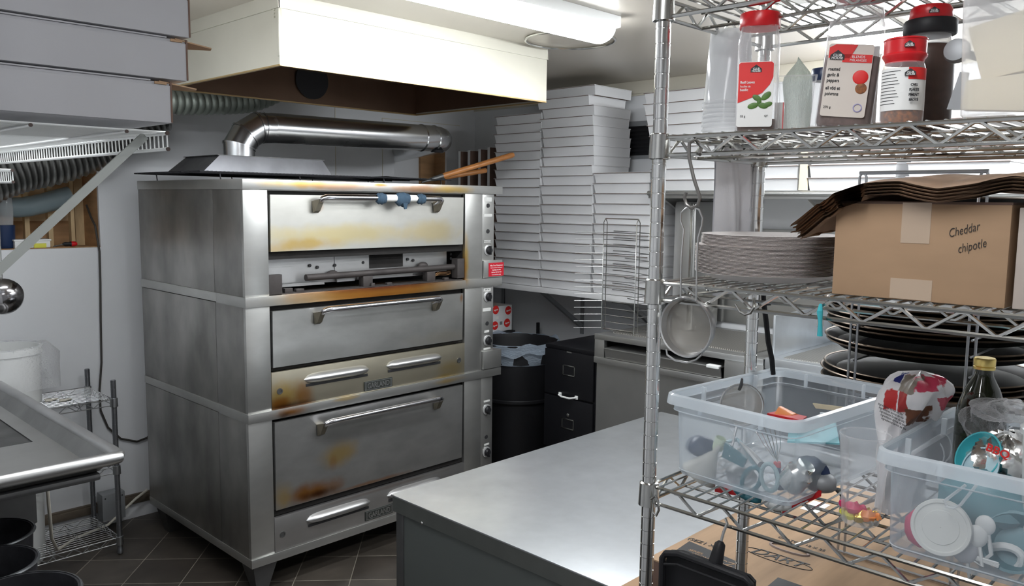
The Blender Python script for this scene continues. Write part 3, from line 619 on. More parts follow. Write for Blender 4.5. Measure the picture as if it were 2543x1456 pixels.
def carton(x1, y0, z0, h, k, label, ear):
    t = thing('cardboard_carton', label, 'box', ((LX+.03+x1)/2, y0+.25, z0), group='white cartons on the wall shelf')
    b = MB(); b.box(LX+.03, x1-.004, y0+.004, y0+.46, z0, z0+h-.004, .001); part('carton_body', b, M['shaded_card'], t)
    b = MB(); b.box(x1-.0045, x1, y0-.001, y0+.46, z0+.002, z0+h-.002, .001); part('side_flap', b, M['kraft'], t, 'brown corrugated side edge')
    b = MB(); b.box(LX+.03, x1-.003, y0, y0+.004, z0+.001, z0+h-.012, .0006); b.box(LX+.03, x1-.05, y0-.001, y0+.46, z0+h-.004, z0+h-.001); part('front_flap', b, M['shaded_card'], t)
    b = MB(); b.box(x1-.04, x1-.012, y0+.0005, y0+.006, z0+h-.010, z0+h-.004); part('tuck_tab', b, M['kraft_l'], t)
    if ear:
        b = MB(); zt = z0+h-.003; b.hexa([(x1-.03, y0-.001, zt-.002), (x1+.066, y0+.012, zt-.010), (x1+.072, y0+.03, zt-.011), (x1-.01, y0+.14, zt-.003)], [(x1-.03, y0-.001, zt+.001), (x1+.066, y0+.012, zt-.007), (x1+.072, y0+.03, zt-.008), (x1-.01, y0+.14, zt)]); part('ear_flap', b, [M['kraft_l']], t, 'brown cardboard ear sticking out')
    return t
y0 = -1.24; za = at(427, 307, Y=y0).z; zb = at(425, 198, Y=y0).z; h = zb-za
za = max(za, SZ+.006)
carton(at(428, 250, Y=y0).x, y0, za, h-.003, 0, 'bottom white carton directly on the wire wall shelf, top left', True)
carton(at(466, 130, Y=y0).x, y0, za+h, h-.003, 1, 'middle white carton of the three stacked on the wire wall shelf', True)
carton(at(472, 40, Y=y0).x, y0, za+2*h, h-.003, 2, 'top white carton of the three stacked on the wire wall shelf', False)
# ladle hung from shelf rail
c = at(6, 735, X=SX+.004)
t = thing('ladle', 'dark shiny steel ladle hanging under the wire wall shelf', 'ladle', (c.x, c.y, c.z-.07))
b = MB(); r = .072; Rl = Matrix.Rotation(radians(-72), 4, Vector((1, -.25, 0)))
b.lathe([(r*sin(a), -r*cos(a)) for a in [radians(k) for k in (1, 20, 40, 60, 75, 90)]]+[((r-.003)*sin(a), -(r-.003)*cos(a)) for a in [radians(k) for k in (90, 60, 30, 1)]], c, 28, R=Rl, cap0=False, cap1=False); part('bowl', b, pmat('dark_polished_steel', (.30, .29, .30), .15, 1), t)
b = MB(); b.tube([c+Vector((0, .0, .060)), c+Vector((.0, 0, .12)), (SX+.006, c.y, SZ-.075), (SX+.010, c.y, SZ-.036), (SX+.001, c.y, SZ-.028), (SX-.008, c.y, SZ-.036), (SX-.008, c.y, SZ-.05)], .0045, 8); part('handle', b, M['chrome'], t)
# ------------------------------------------------------------ things on the sill of the wall opening
zs = N0[2]+.0045
c = at(14, 590, Y=1.39)
b = MB(); b.lathe([(.036, 0), (.040, .01), (.043, .11), (.043, .112), (.036, .114)], (c.x, 1.39, zs), 24); t = thing('plastic_tumbler', 'dark blue tumbler holding clear cups on the sill of the wall opening', 'cup', (c.x, 1.39, zs)); part('tumbler', b, M['navy'], t)
b = MB(); b.lathe([(.034, .06), (.040, .17), (.036, .20), (.03, .26)], (c.x, 1.39, zs+.03), 20, cap0=False, cap1=False); tt = b.build('clear_cup', M['cups']); tag(tt, 'clear plastic cups standing up out of the dark blue tumbler', 'cup')
x0, x1 = at(30, 600, Y=1.375).x, at(118, 600, Y=1.375).x
t = thing('plastic_tray', 'shallow white plastic box on the sill of the wall opening', 'box', ((x0+x1)/2, 1.37, zs))
b = MB(); b.box(x0, x1, 1.33, 1.42, zs, zs+.038, .004); b.box(x0-.004, x1+.004, 1.326, 1.424, zs+.034, zs+.042, .002); part('tray', b, M['plastic_w'], t)
x0, x1 = at(84, 610, Y=1.325).x, at(115, 610, Y=1.325).x; b = MB(); b.box(x0, x1, 1.3205, 1.3255, zs, zs+.022, .002)
tag(b.build('sponge', M['yellow']), 'small yellow sponge leaning on the white box in the wall opening', 'sponge')
a, c = at(132, 606, Y=1.345), at(191, 608, Y=1.345)
t = thing('screwdriver', 'screwdriver with red and black grip on the sill of the wall opening', 'screwdriver', ((a.x+c.x)/2, 1.345, zs))
z = zs+.014; b = MB(); b.tube([(a.x, 1.345, zs+.003), ((a.x*.55+c.x*.45), 1.345, z)], .003, 8); part('blade', b, M['steel_dark'], t)
xm = a.x*.6+c.x*.4; b = MB(); b.tube([(xm, 1.345, z), (xm+.012, 1.345, z), (xm+.03, 1.345, z), (c.x-.028, 1.345, z)], [.007, .011, .010, .0135], 12); part('grip', b, M['black'], t)
b = MB(); b.tube([(c.x-.028, 1.345, z), (c.x-.012, 1.345, z), (c.x, 1.345, z)], [.0135, .014, .008], 12); part('grip_end', b, M['red'], t)
# cable down the wall
ps = [at(x, y, Y=WY-.012) for x, y in ((236, 560), (247, 625), (249, 700), (250, 800), (252, 900), (247, 970), (250, 1020), (268, 1062), (300, 1090), (340, 1097), (366, 1087), (384, 1055), (391, 1010))]
ps = [at(215, 510, Y=1.46), at(226, 540, Y=1.36)]+ps; ps[-1].y = ps[-2].y = WY-.03
b = MB(); b.tube(ps, .0055, 8); tag(b.build('power_cable', M['cable']), 'dark cable hanging down the white wall and looping behind the oven', 'cable')
# ------------------------------------------------------------ stainless sink
SR = -.69; SY0, SY1 = -.46, 1.0; zt = .905
t = thing('steel_sink', 'stainless steel dishwashing sink with rolled rim along the left wall', 'sink', ((LX+SR)/2, (SY0+SY1)/2, 0))
xl = LX+.004
b = MB()
bx0, bx1, by0, by1 = -1.27, -.80, .10, .60      # bowl opening
zd = .862
ring_o = [(xl, SY0+.05), (SR-.055, SY0+.05), (SR-.055, SY1-.05), (xl, SY1-.05)]; ring_i = [(bx0, by0), (bx1, by0), (bx1, by1), (bx0, by1)]
for i in range(4):
    j = (i+1) % 4; b.poly([(ring_o[i][0], ring_o[i][1], zd), (ring_o[j][0], ring_o[j][1], zd), (ring_i[j][0], ring_i[j][1], zd-.004), (ring_i[i][0], ring_i[i][1], zd-.004)])
    b.poly([(ring_o[i][0], ring_o[i][1], zd-.003), (ring_o[j][0], ring_o[j][1], zd-.003), (ring_i[j][0], ring_i[j][1], zd-.007), (ring_i[i][0], ring_i[i][1], zd-.007)])
part('drainboard', b, M['counter'], t)
b = MB()    # inner slope and raised edge
for (p, q, r, s) in (((xl, SY0+.018, zt), (SR-.02, SY0+.018, zt), (SR-.055, SY0+.05, zd), (xl, SY0+.05, zd)), ((SR-.02, SY0+.018, zt), (SR-.02, SY1-.02, zt), (SR-.055, SY1-.05, zd), (SR-.055, SY0+.05, zd))):
    b.poly([p, q, r, s]); b.poly([(v[0], v[1], v[2]-.003) for v in (p, q, r, s)])
part('sloped_edge', b, pmat('greyed_steel', (.34, .34, .33), .35, .9, var=.3), t)
b = MB(); b.tube([(xl, SY0+.005, zt), (SR-.03, SY0+.005, zt), (SR-.008, SY0+.010, zt), (SR, SY0+.03, zt), (SR, SY1, zt)], .0215, 14); part('rolled_rim', b, M['steel'], t)
b = MB(); zb = .52; w = .003
for g in (0, w):
    lo = [(bx0+.03+g, by0+.03+g), (bx1-.03-g, by0+.03+g), (bx1-.03-g, by1-.03-g), (bx0+.03+g, by1-.03-g)]; hi = [(bx0+g, by0+g), (bx1-g, by0+g), (bx1-g, by1-g), (bx0+g, by1-g)]
    for i in range(4):
        j = (i+1) % 4; b.poly([(hi[i][0], hi[i][1], zd-.004), (hi[j][0], hi[j][1], zd-.004), (hi[j][0], hi[j][1], zb+.03), (hi[i][0], hi[i][1], zb+.03)]); b.poly([(hi[i][0], hi[i][1], zb+.03), (hi[j][0], hi[j][1], zb+.03), (lo[j][0], lo[j][1], zb+g), (lo[i][0], lo[i][1], zb+g)])
    b.poly([(x, y, zb+g) for x, y in lo])
part('bowl', b, M['steel_dark'], t)
b = MB(); b.box(xl+.05, SR-.055, SY0+.03, SY1-.1, .832, .856, .01); part('under_channel', b, M['steel_dark'], t)
for y in (.16, SY1-.12):
    b = MB(); b.cyl((xl+.05, y, 0), (xl+.05, y, .835), .02, 14); part('leg', b, M['steel'], t)
b = MB(); c = (bx1-.01, .30, .78); b.lathe([(.016, 0), (.020, .004), (.020, .03), (.012, .034)], c, 14, R=Matrix.Rotation(pi/2, 4, 'Y')); part('overflow_fitting', b, pmat('brass', (.45, .38, .2), .4, .8), t)
b = MB(); b.tube([(bx1+.02, .30, .775), (bx1+.07, .32, .74), (bx1+.11, .36, .62), (bx1+.13, .42, .48), (bx1+.17, .55, .30), (bx1+.26, .80, .14), (bx1+.45, 1.15, .035), (bx1+.62, 1.20, .04), (-.02, 1.24, .13), (.05, 1.255, .16)], .007, 8)
tag(b.build('drain_hose', M['cable_w']), 'thin pale hose running from the sink bowl across the floor to the oven', 'hose')
# ------------------------------------------------------------ white bin with a clear liner behind the sink
c = at(30, 862, Y=1.10); t = thing('waste_bin', 'white bin with a clear plastic liner standing behind the sink', 'bin', (c.x-.02, 1.12, 0))
zr = c.z; cx = c.x-.03
b = MB(); b.lathe([(.115, 0), (.125, .02), (.150, zr-.03), (.158, zr-.03), (.158, zr), (.148, zr), (.12, .03)], (cx, 1.12, 0), 32, cap1=False); part('bin_body', b, M['plastic_w'], t)
b = MB(); rd = random.Random(3)
rr = []
for k, (r, z) in enumerate(((.150, zr-.04), (.155, zr+.008), (.166, zr+.004), (.172, zr-.05), (.178, zr-.12), (.19, zr-.20))):
    rr.append([Vector((cx+(r+(.003+.012*k/5)*sin(5*a+k)+.008*rd.random()*(k > 1)+(.06*max(0, cos(a-.2))**3 if k > 2 else 0))*cos(a), 1.12+(r+.004*sin(7*a))*sin(a), z+.012*sin(3*a+k)*(k > 1))) for a in [2*pi*i/36 for i in range(36)]])
b.rings(rr, True, False, False); part('liner', b, M['film'], t)
# ------------------------------------------------------------ small chrome wire rack
def wshelf(b, x0, x1, y0, y1, z, wr=.0034, dr=.002, pitch=.0215, along='x', zig=.085, gap=.030, sup=2):
    """chrome wire shelf: double edge wires, zigzag between them, deck wires across"""
    zb = z-gap; i = .012
    for zz in (z, zb):
        b.tube([(x0+i, y0+0, zz), (x1-i, y0, zz)], wr, 6); b.tube([(x0+i, y1, zz), (x1-i, y1, zz)], wr, 6)
        b.tube([(x0, y0+i, zz), (x0, y1-i, zz)], wr, 6); b.tube([(x1, y0+i, zz), (x1, y1-i, zz)], wr, 6)
    def zz_(p, q):
        p, q = Vector(p), Vector(q); L = (q-p).length; n = max(2, int(round(L/zig))); d = (q-p)/n; pts = []
        for k in range(n):
            a = p+d*k
            for f, h in ((.04, 0), (.10, 0), (.50, 1), (.60, 1)): pts.append(a+d*f+Vector((0, 0, zb+.002+(gap-.004)*h-a.z)))
        b.tube(pts, wr*.85, 5)
    zz_((x0, y0+.02, z), (x0, y1-.02, z)); zz_((x1, y0+.02, z), (x1, y1-.02, z)); zz_((x0+.02, y0, z), (x1-.02, y0, z)); zz_((x0+.02, y1, z), (x1-.02, y1, z))
    if along == 'x':
        n = int((y1-y0)/pitch)
        for k in range(1, n): y = y0+(y1-y0)*k/n; b.tube([(x0-.001, y, z-.001+.004), (x1+.001, y, z-.001+.004)], dr, 5)
        for k in range(1, sup+1):
            x = x0+(x1-x0)*k/(sup+1); b.tube([(x, y0, z-.003), (x, y1, z-.003)], wr*.85, 5); zz_((x, y0+.02, z), (x, y1-.02, z)); b.tube([(x, y0, zb), (x, y1, zb)], wr*.85, 5)
    else:
        n = int((x1-x0)/pitch)
        n = int((y1-y0)/pitch)
        for k in range(1, n): y = y0+(y1-y0)*k/n; b.tube([(x0, y, z+.003), (x1, y, z+.003)], dr, 4)
def wrack(name, label, x0, x1, y0, y1, shelves, ztop, mat, pmat_, r=.0127, ztops=None, zoff=0, **k):
    t = thing(name, label, 'rack', ((x0+x1)/2, (y0+y1)/2, zoff))
    for (x, y) in ((x0, y0), (x0, y1), (x1, y0), (x1, y1)):
        prof = [(r*.6, zoff), (r*1.05, zoff+.005), (r*1.05, zoff+.025), (r, zoff+.026)]; z = zoff+.05
        while z < ztop-.01:
            prof += [(r, z-.0012), (r*.93, z-.0008), (r*.93, z+.0008), (r, z+.0012)]; z += .0254
        prof += [(r, ztop), (r*.8, ztop+.003)]
        b = MB(); b.lathe(prof, (x, y, 0), 20); part('post', b, pmat_, t)
    for z in shelves:
        b = MB(); wshelf(b, x0, x1, y0, y1, z, **k); o = part('shelf', b, mat, t)
        for (x, y) in ((x0, y0), (x0, y1), (x1, y0), (x1, y1)):
            b = MB(); b.lathe([(r*1.12, z-.038), (r*1.50, z-.036), (r*1.36, z+.005), (r*1.1, z+.007)], (x, y, 0), 20); part('collar', b, mat, o)
    return t
wrack('wire_rack', 'small chrome wire rack with dark posts between the sink and back wall', -.665, -.235, .885, 1.24, (.782, .445, .085), .875, pmat('grey_chrome', (.42, .43, .44), .3, .95), M['grey_post'], r=.0125, wr=.0026, dr=.0012, pitch=.024)
for (px, s) in ((125, 1.), (160, .9)):
    c = at(px, 997, Z=.788); b = MB(); b.blob((c.x, c.y, .794), .02*s, 8, (1.5, .8, .35), .35, 4); b.blob((c.x+.02, c.y+.005, .793), .012, 8, (1.2, .8, .4), .3, 5)
    tag(b.build('cloth_scrap', M['cable_w']), 'small pale scrap on the top shelf of the small rack' if px == 125 else 'small brown scrap on the top shelf of the small rack, nearer its post', 'scrap')
# ------------------------------------------------------------ black pots bottom left
def pot(cx, cy, zr, r, h, z0, label, inner):
    t = thing('deep_dish_pan', label, 'pan', (cx, cy, z0))
    b = MB(); b.lathe([(r*.9, z0), (r*.92, z0), (r, zr-.01), (r+.006, zr-.004), (r+.006, zr), (r-.004, zr), (r*.92-.004, z0+.006), (.001, z0+.006)], (cx, cy, 0), 40, cap1=False); part('pan_body', b, M['iron'], t)
    b = MB(); b.lathe([(r+.0065, zr-.006), (r+.009, zr-.003), (r+.0065, zr+.001), (r+.002, zr+.002)], (cx, cy, 0), 40, cap0=False, cap1=False); part('pan_rim', b, pmat('dull_black_rim', (.10, .105, .11), .4, .6), t)
    return t
t = thing('dunnage_shelf', 'low black shelf under the sink holding the black pans', 'shelf', (-1.15, -.55, 0))
b = MB(); b.box(-1.28, -.86, -1.05, -.04, .40, .42, .003); part('shelf_board', b, M['steel_dark'], t)
for x in (-1.25, -.90):
    for y in (-1.01, -.08): b = MB(); b.cyl((x, y, 0), (x, y, .40), .012, 10); part('leg', b, M['steel_dark'], t)
pA = at(-36, 1328, Z=.655); pB = at(-36, 1402, Z=.68); pC = at(48, 1480, Z=.72)
pot(pA.x, pA.y, .655, .135, .2, .42, 'deep black pan under the sink end, farthest of the black pans', 0)
pot(pB.x, pB.y, .68, .132, .1, .42, 'black pan with lighter rim under the sink, middle of the black pans', 0)
pot(pC.x, pC.y, .72, .140, .1, .42, 'black pan at the bottom frame edge, nearest of the black pans', 0)
# ------------------------------------------------------------ steel work table with printed carton
TX0, TX1, TY0, TY1, TZ = -.070, 1.50, -2.98, -1.095, .79
t = thing('work_table', 'stainless steel work table in front of the oven', 'table', ((TX0+TX1)/2, (TY0+TY1)/2, 0))
b = MB(); b.box(TX0, TX1, TY0, TY1, TZ-.006, TZ, .002); part('tabletop', b, M['table'], t)
b = MB()
b.box(TX0+.001, TX0+.006, TY0+.012, TY1-.012, TZ-.055, TZ-.006); b.box(TX0+.012, TX1-.012, TY1-.006, TY1-.001, TZ-.055, TZ-.006); b.box(TX1-.006, TX1-.001, TY0+.012, TY1-.012, TZ-.055, TZ-.006)
b.tube([(TX0+.013, TY1-.0135, TZ-.0305), (TX0+.013, TY1-.0135, TZ-.031)], .001, 4)
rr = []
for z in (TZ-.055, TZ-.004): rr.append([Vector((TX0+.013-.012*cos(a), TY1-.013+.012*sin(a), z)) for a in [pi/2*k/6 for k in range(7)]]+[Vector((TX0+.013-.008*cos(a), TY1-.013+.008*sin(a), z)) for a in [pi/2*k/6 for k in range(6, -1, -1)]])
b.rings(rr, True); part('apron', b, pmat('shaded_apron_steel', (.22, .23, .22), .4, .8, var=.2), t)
for (x, y) in ((TX0+.03, TY1-.035), (TX1-.04, TY1-.035), (TX0+.03, TY0+.04), (TX1-.04, TY0+.04)):
    b = MB(); b.box(x-.02, x+.02, y-.02, y+.02, 0, TZ-.006, .004); part('leg', b, M['steel_dark'], t)
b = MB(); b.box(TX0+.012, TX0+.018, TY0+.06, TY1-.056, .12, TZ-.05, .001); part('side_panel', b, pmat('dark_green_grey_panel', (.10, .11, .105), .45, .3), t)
b = MB(); c = at(1047, 1300, X=TX0); b.blob((TX0+.0005, c.y, c.z), .006, 10, (.5, 1, 1)); part('rivet', b, M['chrome'], t)
b = MB(); b.box(TX0+.03, TX1-.05, TY0+.05, TY1-.06, .10, .12); part('undershelf', b, M['steel_dark'], t)
c = at(945, 1450, X=-.02); b = MB(); b.box(-.06, .28, -1.09, -.86, .0, .012, .002); tag(b.build('rubber_mat', M['black']), 'edge of a black rubber mat on the floor by the table leg', 'mat')
# cardboard under and carton
bx0, bx1, by0, by1, bz = -.062, .80, -2.80, -2.118, .90
t = thing('printed_carton', 'large low brown printed carton lying on the steel table under the rack', 'box', ((bx0+bx1)/2, (by0+by1)/2, TZ))
b = MB(); b.box(bx0, bx1, by0, by1, TZ+.009, bz-.004, .001); part('carton_side', b, M['kraft'], t)
b = MB(); b.box(bx0-.001, bx1+.001, by0-.001, by1+.001, bz-.004, bz, .0005); part('lid', b, M['carton'], t)
RZ = Matrix.Rotation(radians(90), 4, 'Z')
b = MB(); a0, a1 = at(1712, 1345, Z=bz), at(1843, 1401, Z=bz); a2, a3 = at(1820, 1425, Z=bz), at(1675, 1370, Z=bz)
def patch(quad, z, name, mat, parent, h=.0006):
    b = MB(); b.hexa([(p.x, p.y, z) for p in quad], [(p.x, p.y, z+h) for p in quad]); return part(name, b, mat, parent)
patch((a0, a1, a2, a3), bz, 'print_block', M['ink'], t)
patch([at(x, y, Z=bz) for x, y in ((1932, 1435), (2010, 1462), (1990, 1500), (1890, 1470))], bz, 'print_block', M['ink'], t)
def flat(body, size, px, py, ang, mat, **k):
    p = at(px, py, Z=bz); return text(body, size, (p.x, p.y, bz+.0009), Matrix.Rotation(radians(ang), 4, 'Z'), mat, t, **k)
flat('(SEZ1 X 4)', .022, 1752, 1352, -88, M['ink']); flat('STRONG', .014, 1742, 1384, -88, M['kraft_l']); flat('SERIES', .014, 1728, 1372, -88, M['kraft_l']); flat('CZ', .034, 1801, 1400, -88, M['kraft_l'])
flat('DART', .050, 1930, 1386, -88, M['ink'], shear=.3); flat('CARTON 12 X 25', .016, 1990, 1352, -88, M['ink'])
for (px, py, rx, ry, mt_) in ((1930, 1388, .022, .088, M['ink']), (1960, 1366, .018, .05, pmat('grey_print', (.30, .24, .22), .8))):
    p = at(px, py, Z=bz); b = MB(); b.tube([(p.x+rx*cos(a), p.y+ry*sin(a), bz+.0008) for a in [2*pi*k/40 for k in range(40)]], .0011 if mt_ is M['ink'] else .004, 4, closed=True); part('print_oval', b, mt_, t)
q0 = at(2027, 1262, Z=bz); b = MB(); b.box(q0.x-.04, q0.x+.05, q0.y-.02, q0.y+.03, bz, bz+.001); part('address_label', b, M['paper'], t)
b = MB(); b.box(-.068, .55, -2.50, -2.035, TZ, TZ+.008, .001); tag(b.build('cardboard_sheet', M['kraft_l']), 'flat brown cardboard sheet poking out from under the printed carton', 'cardboard')
# ------------------------------------------------------------ main wire rack
RX0, RX1, RY0, RY1 = -.463, -.105, -3.30, -2.385
S4, S3, S2, S1 = 1.250, 1.620, 1.873, 2.105
wr = wrack('wire_rack', 'tall chrome wire shelving rack in the right foreground', RX0, RX1, RY0, RY1, (S1, S2, S3, S4, .45), 2.44, M['chrome'], M['chrome_post'], wr=.0034, dr=.0020, pitch=.0235)
D4, D3, D2 = S4+.0055, S3+.0055, S2+.0055    # tops of the deck wires
# ------------------------------------------------------------ right wall shelves
t = thing('wall_shelf', 'white wall shelf on brackets under the pizza box stacks', 'shelf', (2.32, .35, 1.195))
b = MB(); b.box(2.085, WX-.001, -.63, 1.30, 1.212, 1.226, .001); b.box(2.083, 2.09, -.63, 1.30, 1.195, 1.228, .001); part('shelf_board', b, M['white'], t)
for y in (1.0, .25, -.42):
    b = MB(); b.hexa([(2.11, y-.012, 1.200), (2.135, y-.012, 1.212), (2.135, y+.012, 1.212), (2.11, y+.012, 1.200)], [(WX-.03, y-.012, .93), (WX-.005, y-.012, .945), (WX-.005, y+.012, .945), (WX-.03, y+.012, .93)]); b.box(WX-.008, WX-.001, y-.014, y+.014, .88, 1.2); b.box(2.11, WX-.001, y-.012, y+.012, 1.200, 1.212); part('bracket', b, M['grey_box'], t)
t = thing('wall_shelf', 'stainless wall shelf with rolled edge above the far counter', 'shelf', (2.32, -1.9, 1.79))
b = MB(); b.box(2.075, WX-.001, -3.4, -.585, 1.818, 1.826, .001); b.tube([(2.072, -3.4, 1.812), (2.072, -.585, 1.812)], .013, 10); b.box(2.075, 2.085, -3.4, -.585, 1.785, 1.82, .001); part('shelf_board', b, M['counter'], t)
for y in (-.62, -1.46, -2.6):
    b = MB(); b.hexa([(2.12, y-.01, 1.80), (2.12, y+.01, 1.80), (2.12, y+.01, 1.818), (2.12, y-.01, 1.818)], [(WX-.001, y-.01, 1.62), (WX-.001, y+.01, 1.62), (WX-.001, y+.01, 1.818), (WX-.001, y-.01, 1.818)]); part('bracket', b, M['counter'], t)
# ------------------------------------------------------------ pizza boxes
def pbox(w, d, h):
    """closed pizza box: tray that narrows downwards, lid with an overhanging edge; front towards -X"""
    t = MB(); i = .014; g = .0010
    t.hexa([(i, i*.5, 0), (d, i*.5, 0), (d, w-i*.5, 0), (i, w-i*.5, 0)], [(.0015, .0015, h-.004), (d, .0015, h-.004), (d, w-.0015, h-.004), (.0015, w-.0015, h-.004)])
    t.box(-.006, d, -.002, w+.002, h-.0042, h-g, 0)
    t.mi = 1; t.poly([(i, i*.5, -.0001), (d, i*.5, -.0001), (d, w-i*.5, -.0001), (i, w-i*.5, -.0001)]); t.poly([(-.0062, -.002, h-.0043), (d, 0, h-.0043), (d, w, h-.0043), (-.0062, w+.002, h-.0043)])
    t.poly([(-.0062, -.002, h-.0042), (-.0062, w+.002, h-.0042), (-.0062, w+.002, h-.0022), (-.0062, -.002, h-.0022)])
    return t
proto = {}
BOXN = [0]
def stack(x, ya, yb, z0, pitch, n, where, group, jit=.008, shifts=None):
    w = yb-ya; key = (round(w, 3), round(pitch, 4))
    for k in range(n):
        lab = 'white cardboard pizza box, '+nth(n-1-k, n)+' in '+where
        z = z0+pitch*k; dy = (random.random()-.5)*jit; dx = (random.random()-.5)*jit*1.3; rz = (random.random()-.5)*.014
        if shifts and k in shifts: dx += shifts[k][0]; dy += shifts[k][1]
        if key not in proto:
            o = pbox(w-.006, .36, pitch).build('pizza_box', [M['white'], M['kraft']], None, loc=(0, 0, 0)); proto[key] = o
        else:
            o = proto[key].copy(); COL.objects.link(o)
        o.location = (x+dx, ya+.003+dy, z); o.rotation_euler = (0, 0, rz); tag(o, lab, 'pizza box', group)
stack(2.10, .240, .650, 1.2285, .0565, 19, 'the leftmost stack by the oven', 'pizza boxes in the leftmost stack')
stack(2.10, -.175, .237, 1.2285, .0575, 21, 'the tallest stack, second from the oven', 'pizza boxes in the tallest stack', .012, {20: (0, -.0), 19: (0, .035), 18: (0, 0), 17: (0, .012)})
stack(2.10, -.580, -.178, 1.2285, .0585, 12, 'the third stack from the oven', 'pizza boxes in the third stack')
stack(2.085, -.990, -.590, 1.8275, .0585, 9, 'the stack seen behind the front rack post', 'pizza boxes in the stack behind the post', .006, {k: (0, .018*min(k-3, 4)*.9) for k in (4, 5, 6, 7, 8)})
stack(2.09, -1.43, -1.03, 1.8275, .060, 4, 'the stack right of the hanging white towel', 'pizza boxes in the stack right of the towel')
stack(2.09, -1.88, -1.475, 1.8275, .060, 5, 'the bright stack behind the rack, next right', 'pizza boxes in the bright stack behind the rack')
stack(2.09, -2.32, -1.92, 1.8275, .060, 5, 'the rightmost bright stack behind the rack', 'pizza boxes in the rightmost stack')
b = MB(); b.hexa([(2.086, -1.475, 1.829), (2.086, -1.435, 1.829), (2.10, -1.435, 1.829), (2.10, -1.475, 1.829)], [(2.086, -1.463, 2.10), (2.086, -1.442, 2.10), (2.10, -1.442, 2.10), (2.10, -1.463, 2.10)])
tag(b.build('cardboard_flap', M['cream']), 'pale cardboard strip standing in the gap between two bright box stacks', 'cardboard')
# boxes on edge
for k, (px, ww) in enumerate(((1137, .046), (1160, .05), (1186, .05), (1209, .045))):
    y = at(px, 450, X=2.16).y; z = at(px, (376, 374, 371, 366)[k], X=2.16).z
    t = thing('pizza_box', ('leftmost', 'second from left', 'third from left', 'rightmost')[k]+' of four boxes standing on edge in the corner', 'pizza box', (2.33, y-ww/2, 1.227), group='pizza boxes standing on edge')
    b = MB(); b.box(2.16, 2.52, y-ww*.62, y-ww*.08, 1.2275, z, .001); part('box_body', b, M['white'], t)
    b = MB(); b.box(2.159, 2.50, y-ww*.64, y-ww*.622, 1.2275, z-.002); part('box_underside', b, M['kraft'], t)
# ------------------------------------------------------------ trash bin, file cabinet, red-dot box
c = at(1285, 845, Z=.885); bx, by = c.x, c.y; r = .262; zr = .885
t = thing('trash_can', 'big round black trash can beside the black file cabinet', 'trash can', (bx, by, 0))
b = MB(); b.lathe([(r*.80, 0), (r*.82, .01), (r*.93, zr-.12), (r*.955, zr-.115), (r*.96, zr-.02), (r*1.0, zr-.015), (r*1.02, zr), (r*.97, zr+.004), (r*.93, zr-.02), (r*.79, .03)], (bx, by, 0), 40, cap1=False); part('can_body', b, M['black'], t)
b = MB(); b.lathe([(r*.945, zr-.36), (r*.96, zr-.355), (r*.96, zr-.34), (r*.945, zr-.335)], (bx, by, 0), 40, cap0=False, cap1=False); part('moulded_band', b, M['black'], t)
rr = []; rd = random.Random(9)
for k, (q, z) in enumerate(((.95, zr-.12), (.975, zr+.006), (1.03, zr+.004), (1.035, zr-.03), (1.045, zr-.055))):
    rr.append([Vector((bx+r*(q+.012*sin(9*a+k))*cos(a), by+r*(q+.012*sin(9*a+k))*sin(a), z+(.0 if k < 2 else -.012*sin(4*a)+.01*sin(11*a)))) for a in [2*pi*i/60 for i in range(60)]])
b = MB(); b.rings(rr, True, False, False); part('bin_liner', b, M['liner'], t)
t = thing('file_cabinet', 'black metal file cabinet between the trash can and counter', 'cabinet', (2.08, -.272, 0))
cx0, ya, yb, zt = 1.80, -.455, -.085, .945
b = MB(); b.box(cx0+.018, 2.44, ya, yb, .01, zt, .004); b.box(cx0+.012, 2.445, ya-.001, yb+.001, zt-.02, zt+.001, .002); part('cabinet_body', b, M['black_g'], t)
ym = (ya+yb)/2
for k, (za, zb) in enumerate(((.66, .925), (.345, .655), (.03, .34))):
    zt_ = zb; b = MB(); b.box(cx0, cx0+.018, ya+.006, yb-.006, za+.003, zb-.003, .003); o = part('drawer', b, M['black_g'], t)
    if k == 2: continue
    zl = at(1413, 921 if k == 0 else 1054, X=cx0).z; yl = at(1413, 921, X=cx0).y
    b = MB()
    for (y0_, y1_, z0_, z1_) in ((-.045, .045, .024, .03), (-.045, .045, -.03, -.024), (-.045, -.039, -.03, .03), (.039, .045, -.03, .03)): b.box(cx0-.004, cx0, yl+y0_, yl+y1_, zl+z0_, zl+z1_, .001)
    part('label_holder', b, M['chrome'], o)
    zh = at(1411, 984, X=cx0).z if k == 0 else zl-.16
    b = MB(); b.tube([(cx0, yl-.06, zh+.004), (cx0-.02, yl-.055, zh+.002), (cx0-.026, yl-.03, zh-.004), (cx0-.026, yl+.03, zh-.004), (cx0-.02, yl+.055, zh+.002), (cx0, yl+.06, zh+.004)], .0055, 8); b.box(cx0-.006, cx0, yl-.07, yl-.05, zh-.008, zh+.012, .001); b.box(cx0-.006, cx0, yl+.05, yl+.07, zh-.008, zh+.012, .001); part('handle', b, M['plastic_w'], o, 'white pull handle')
    b = MB()
    if k == 0: b.box(cx0-.002, cx0, yl-.018, yl+.018, at(1413, 875, X=cx0).z-.004, at(1413, 875, X=cx0).z+.004)
    else: b.lathe([(.010, 0), (.010, .004), (.006, .006)], (cx0, yl, zl+.052), 16, R=Matrix.Rotation(-pi/2, 4, 'Y'))
    part('badge' if k == 0 else 'lock', b, M['chrome'], o)
b = MB(); b.box(1.90, 2.09, -.40, -.385, zt+.001, zt+.006, .002); tag(b.build('ruler', M['chrome']), 'thin shiny metal strip lying on top of the black file cabinet', 'metal strip')
t = thing('stock_carton', 'open white carton with red round logos behind the trash can', 'box', (2.30, .74, .835))
p = at(1272, 820, Y=.62); X1 = p.x; zb = p.z; X0_ = X1-.30; zt = at(1274, 757, Y=.62).z
b = MB(); w = .004
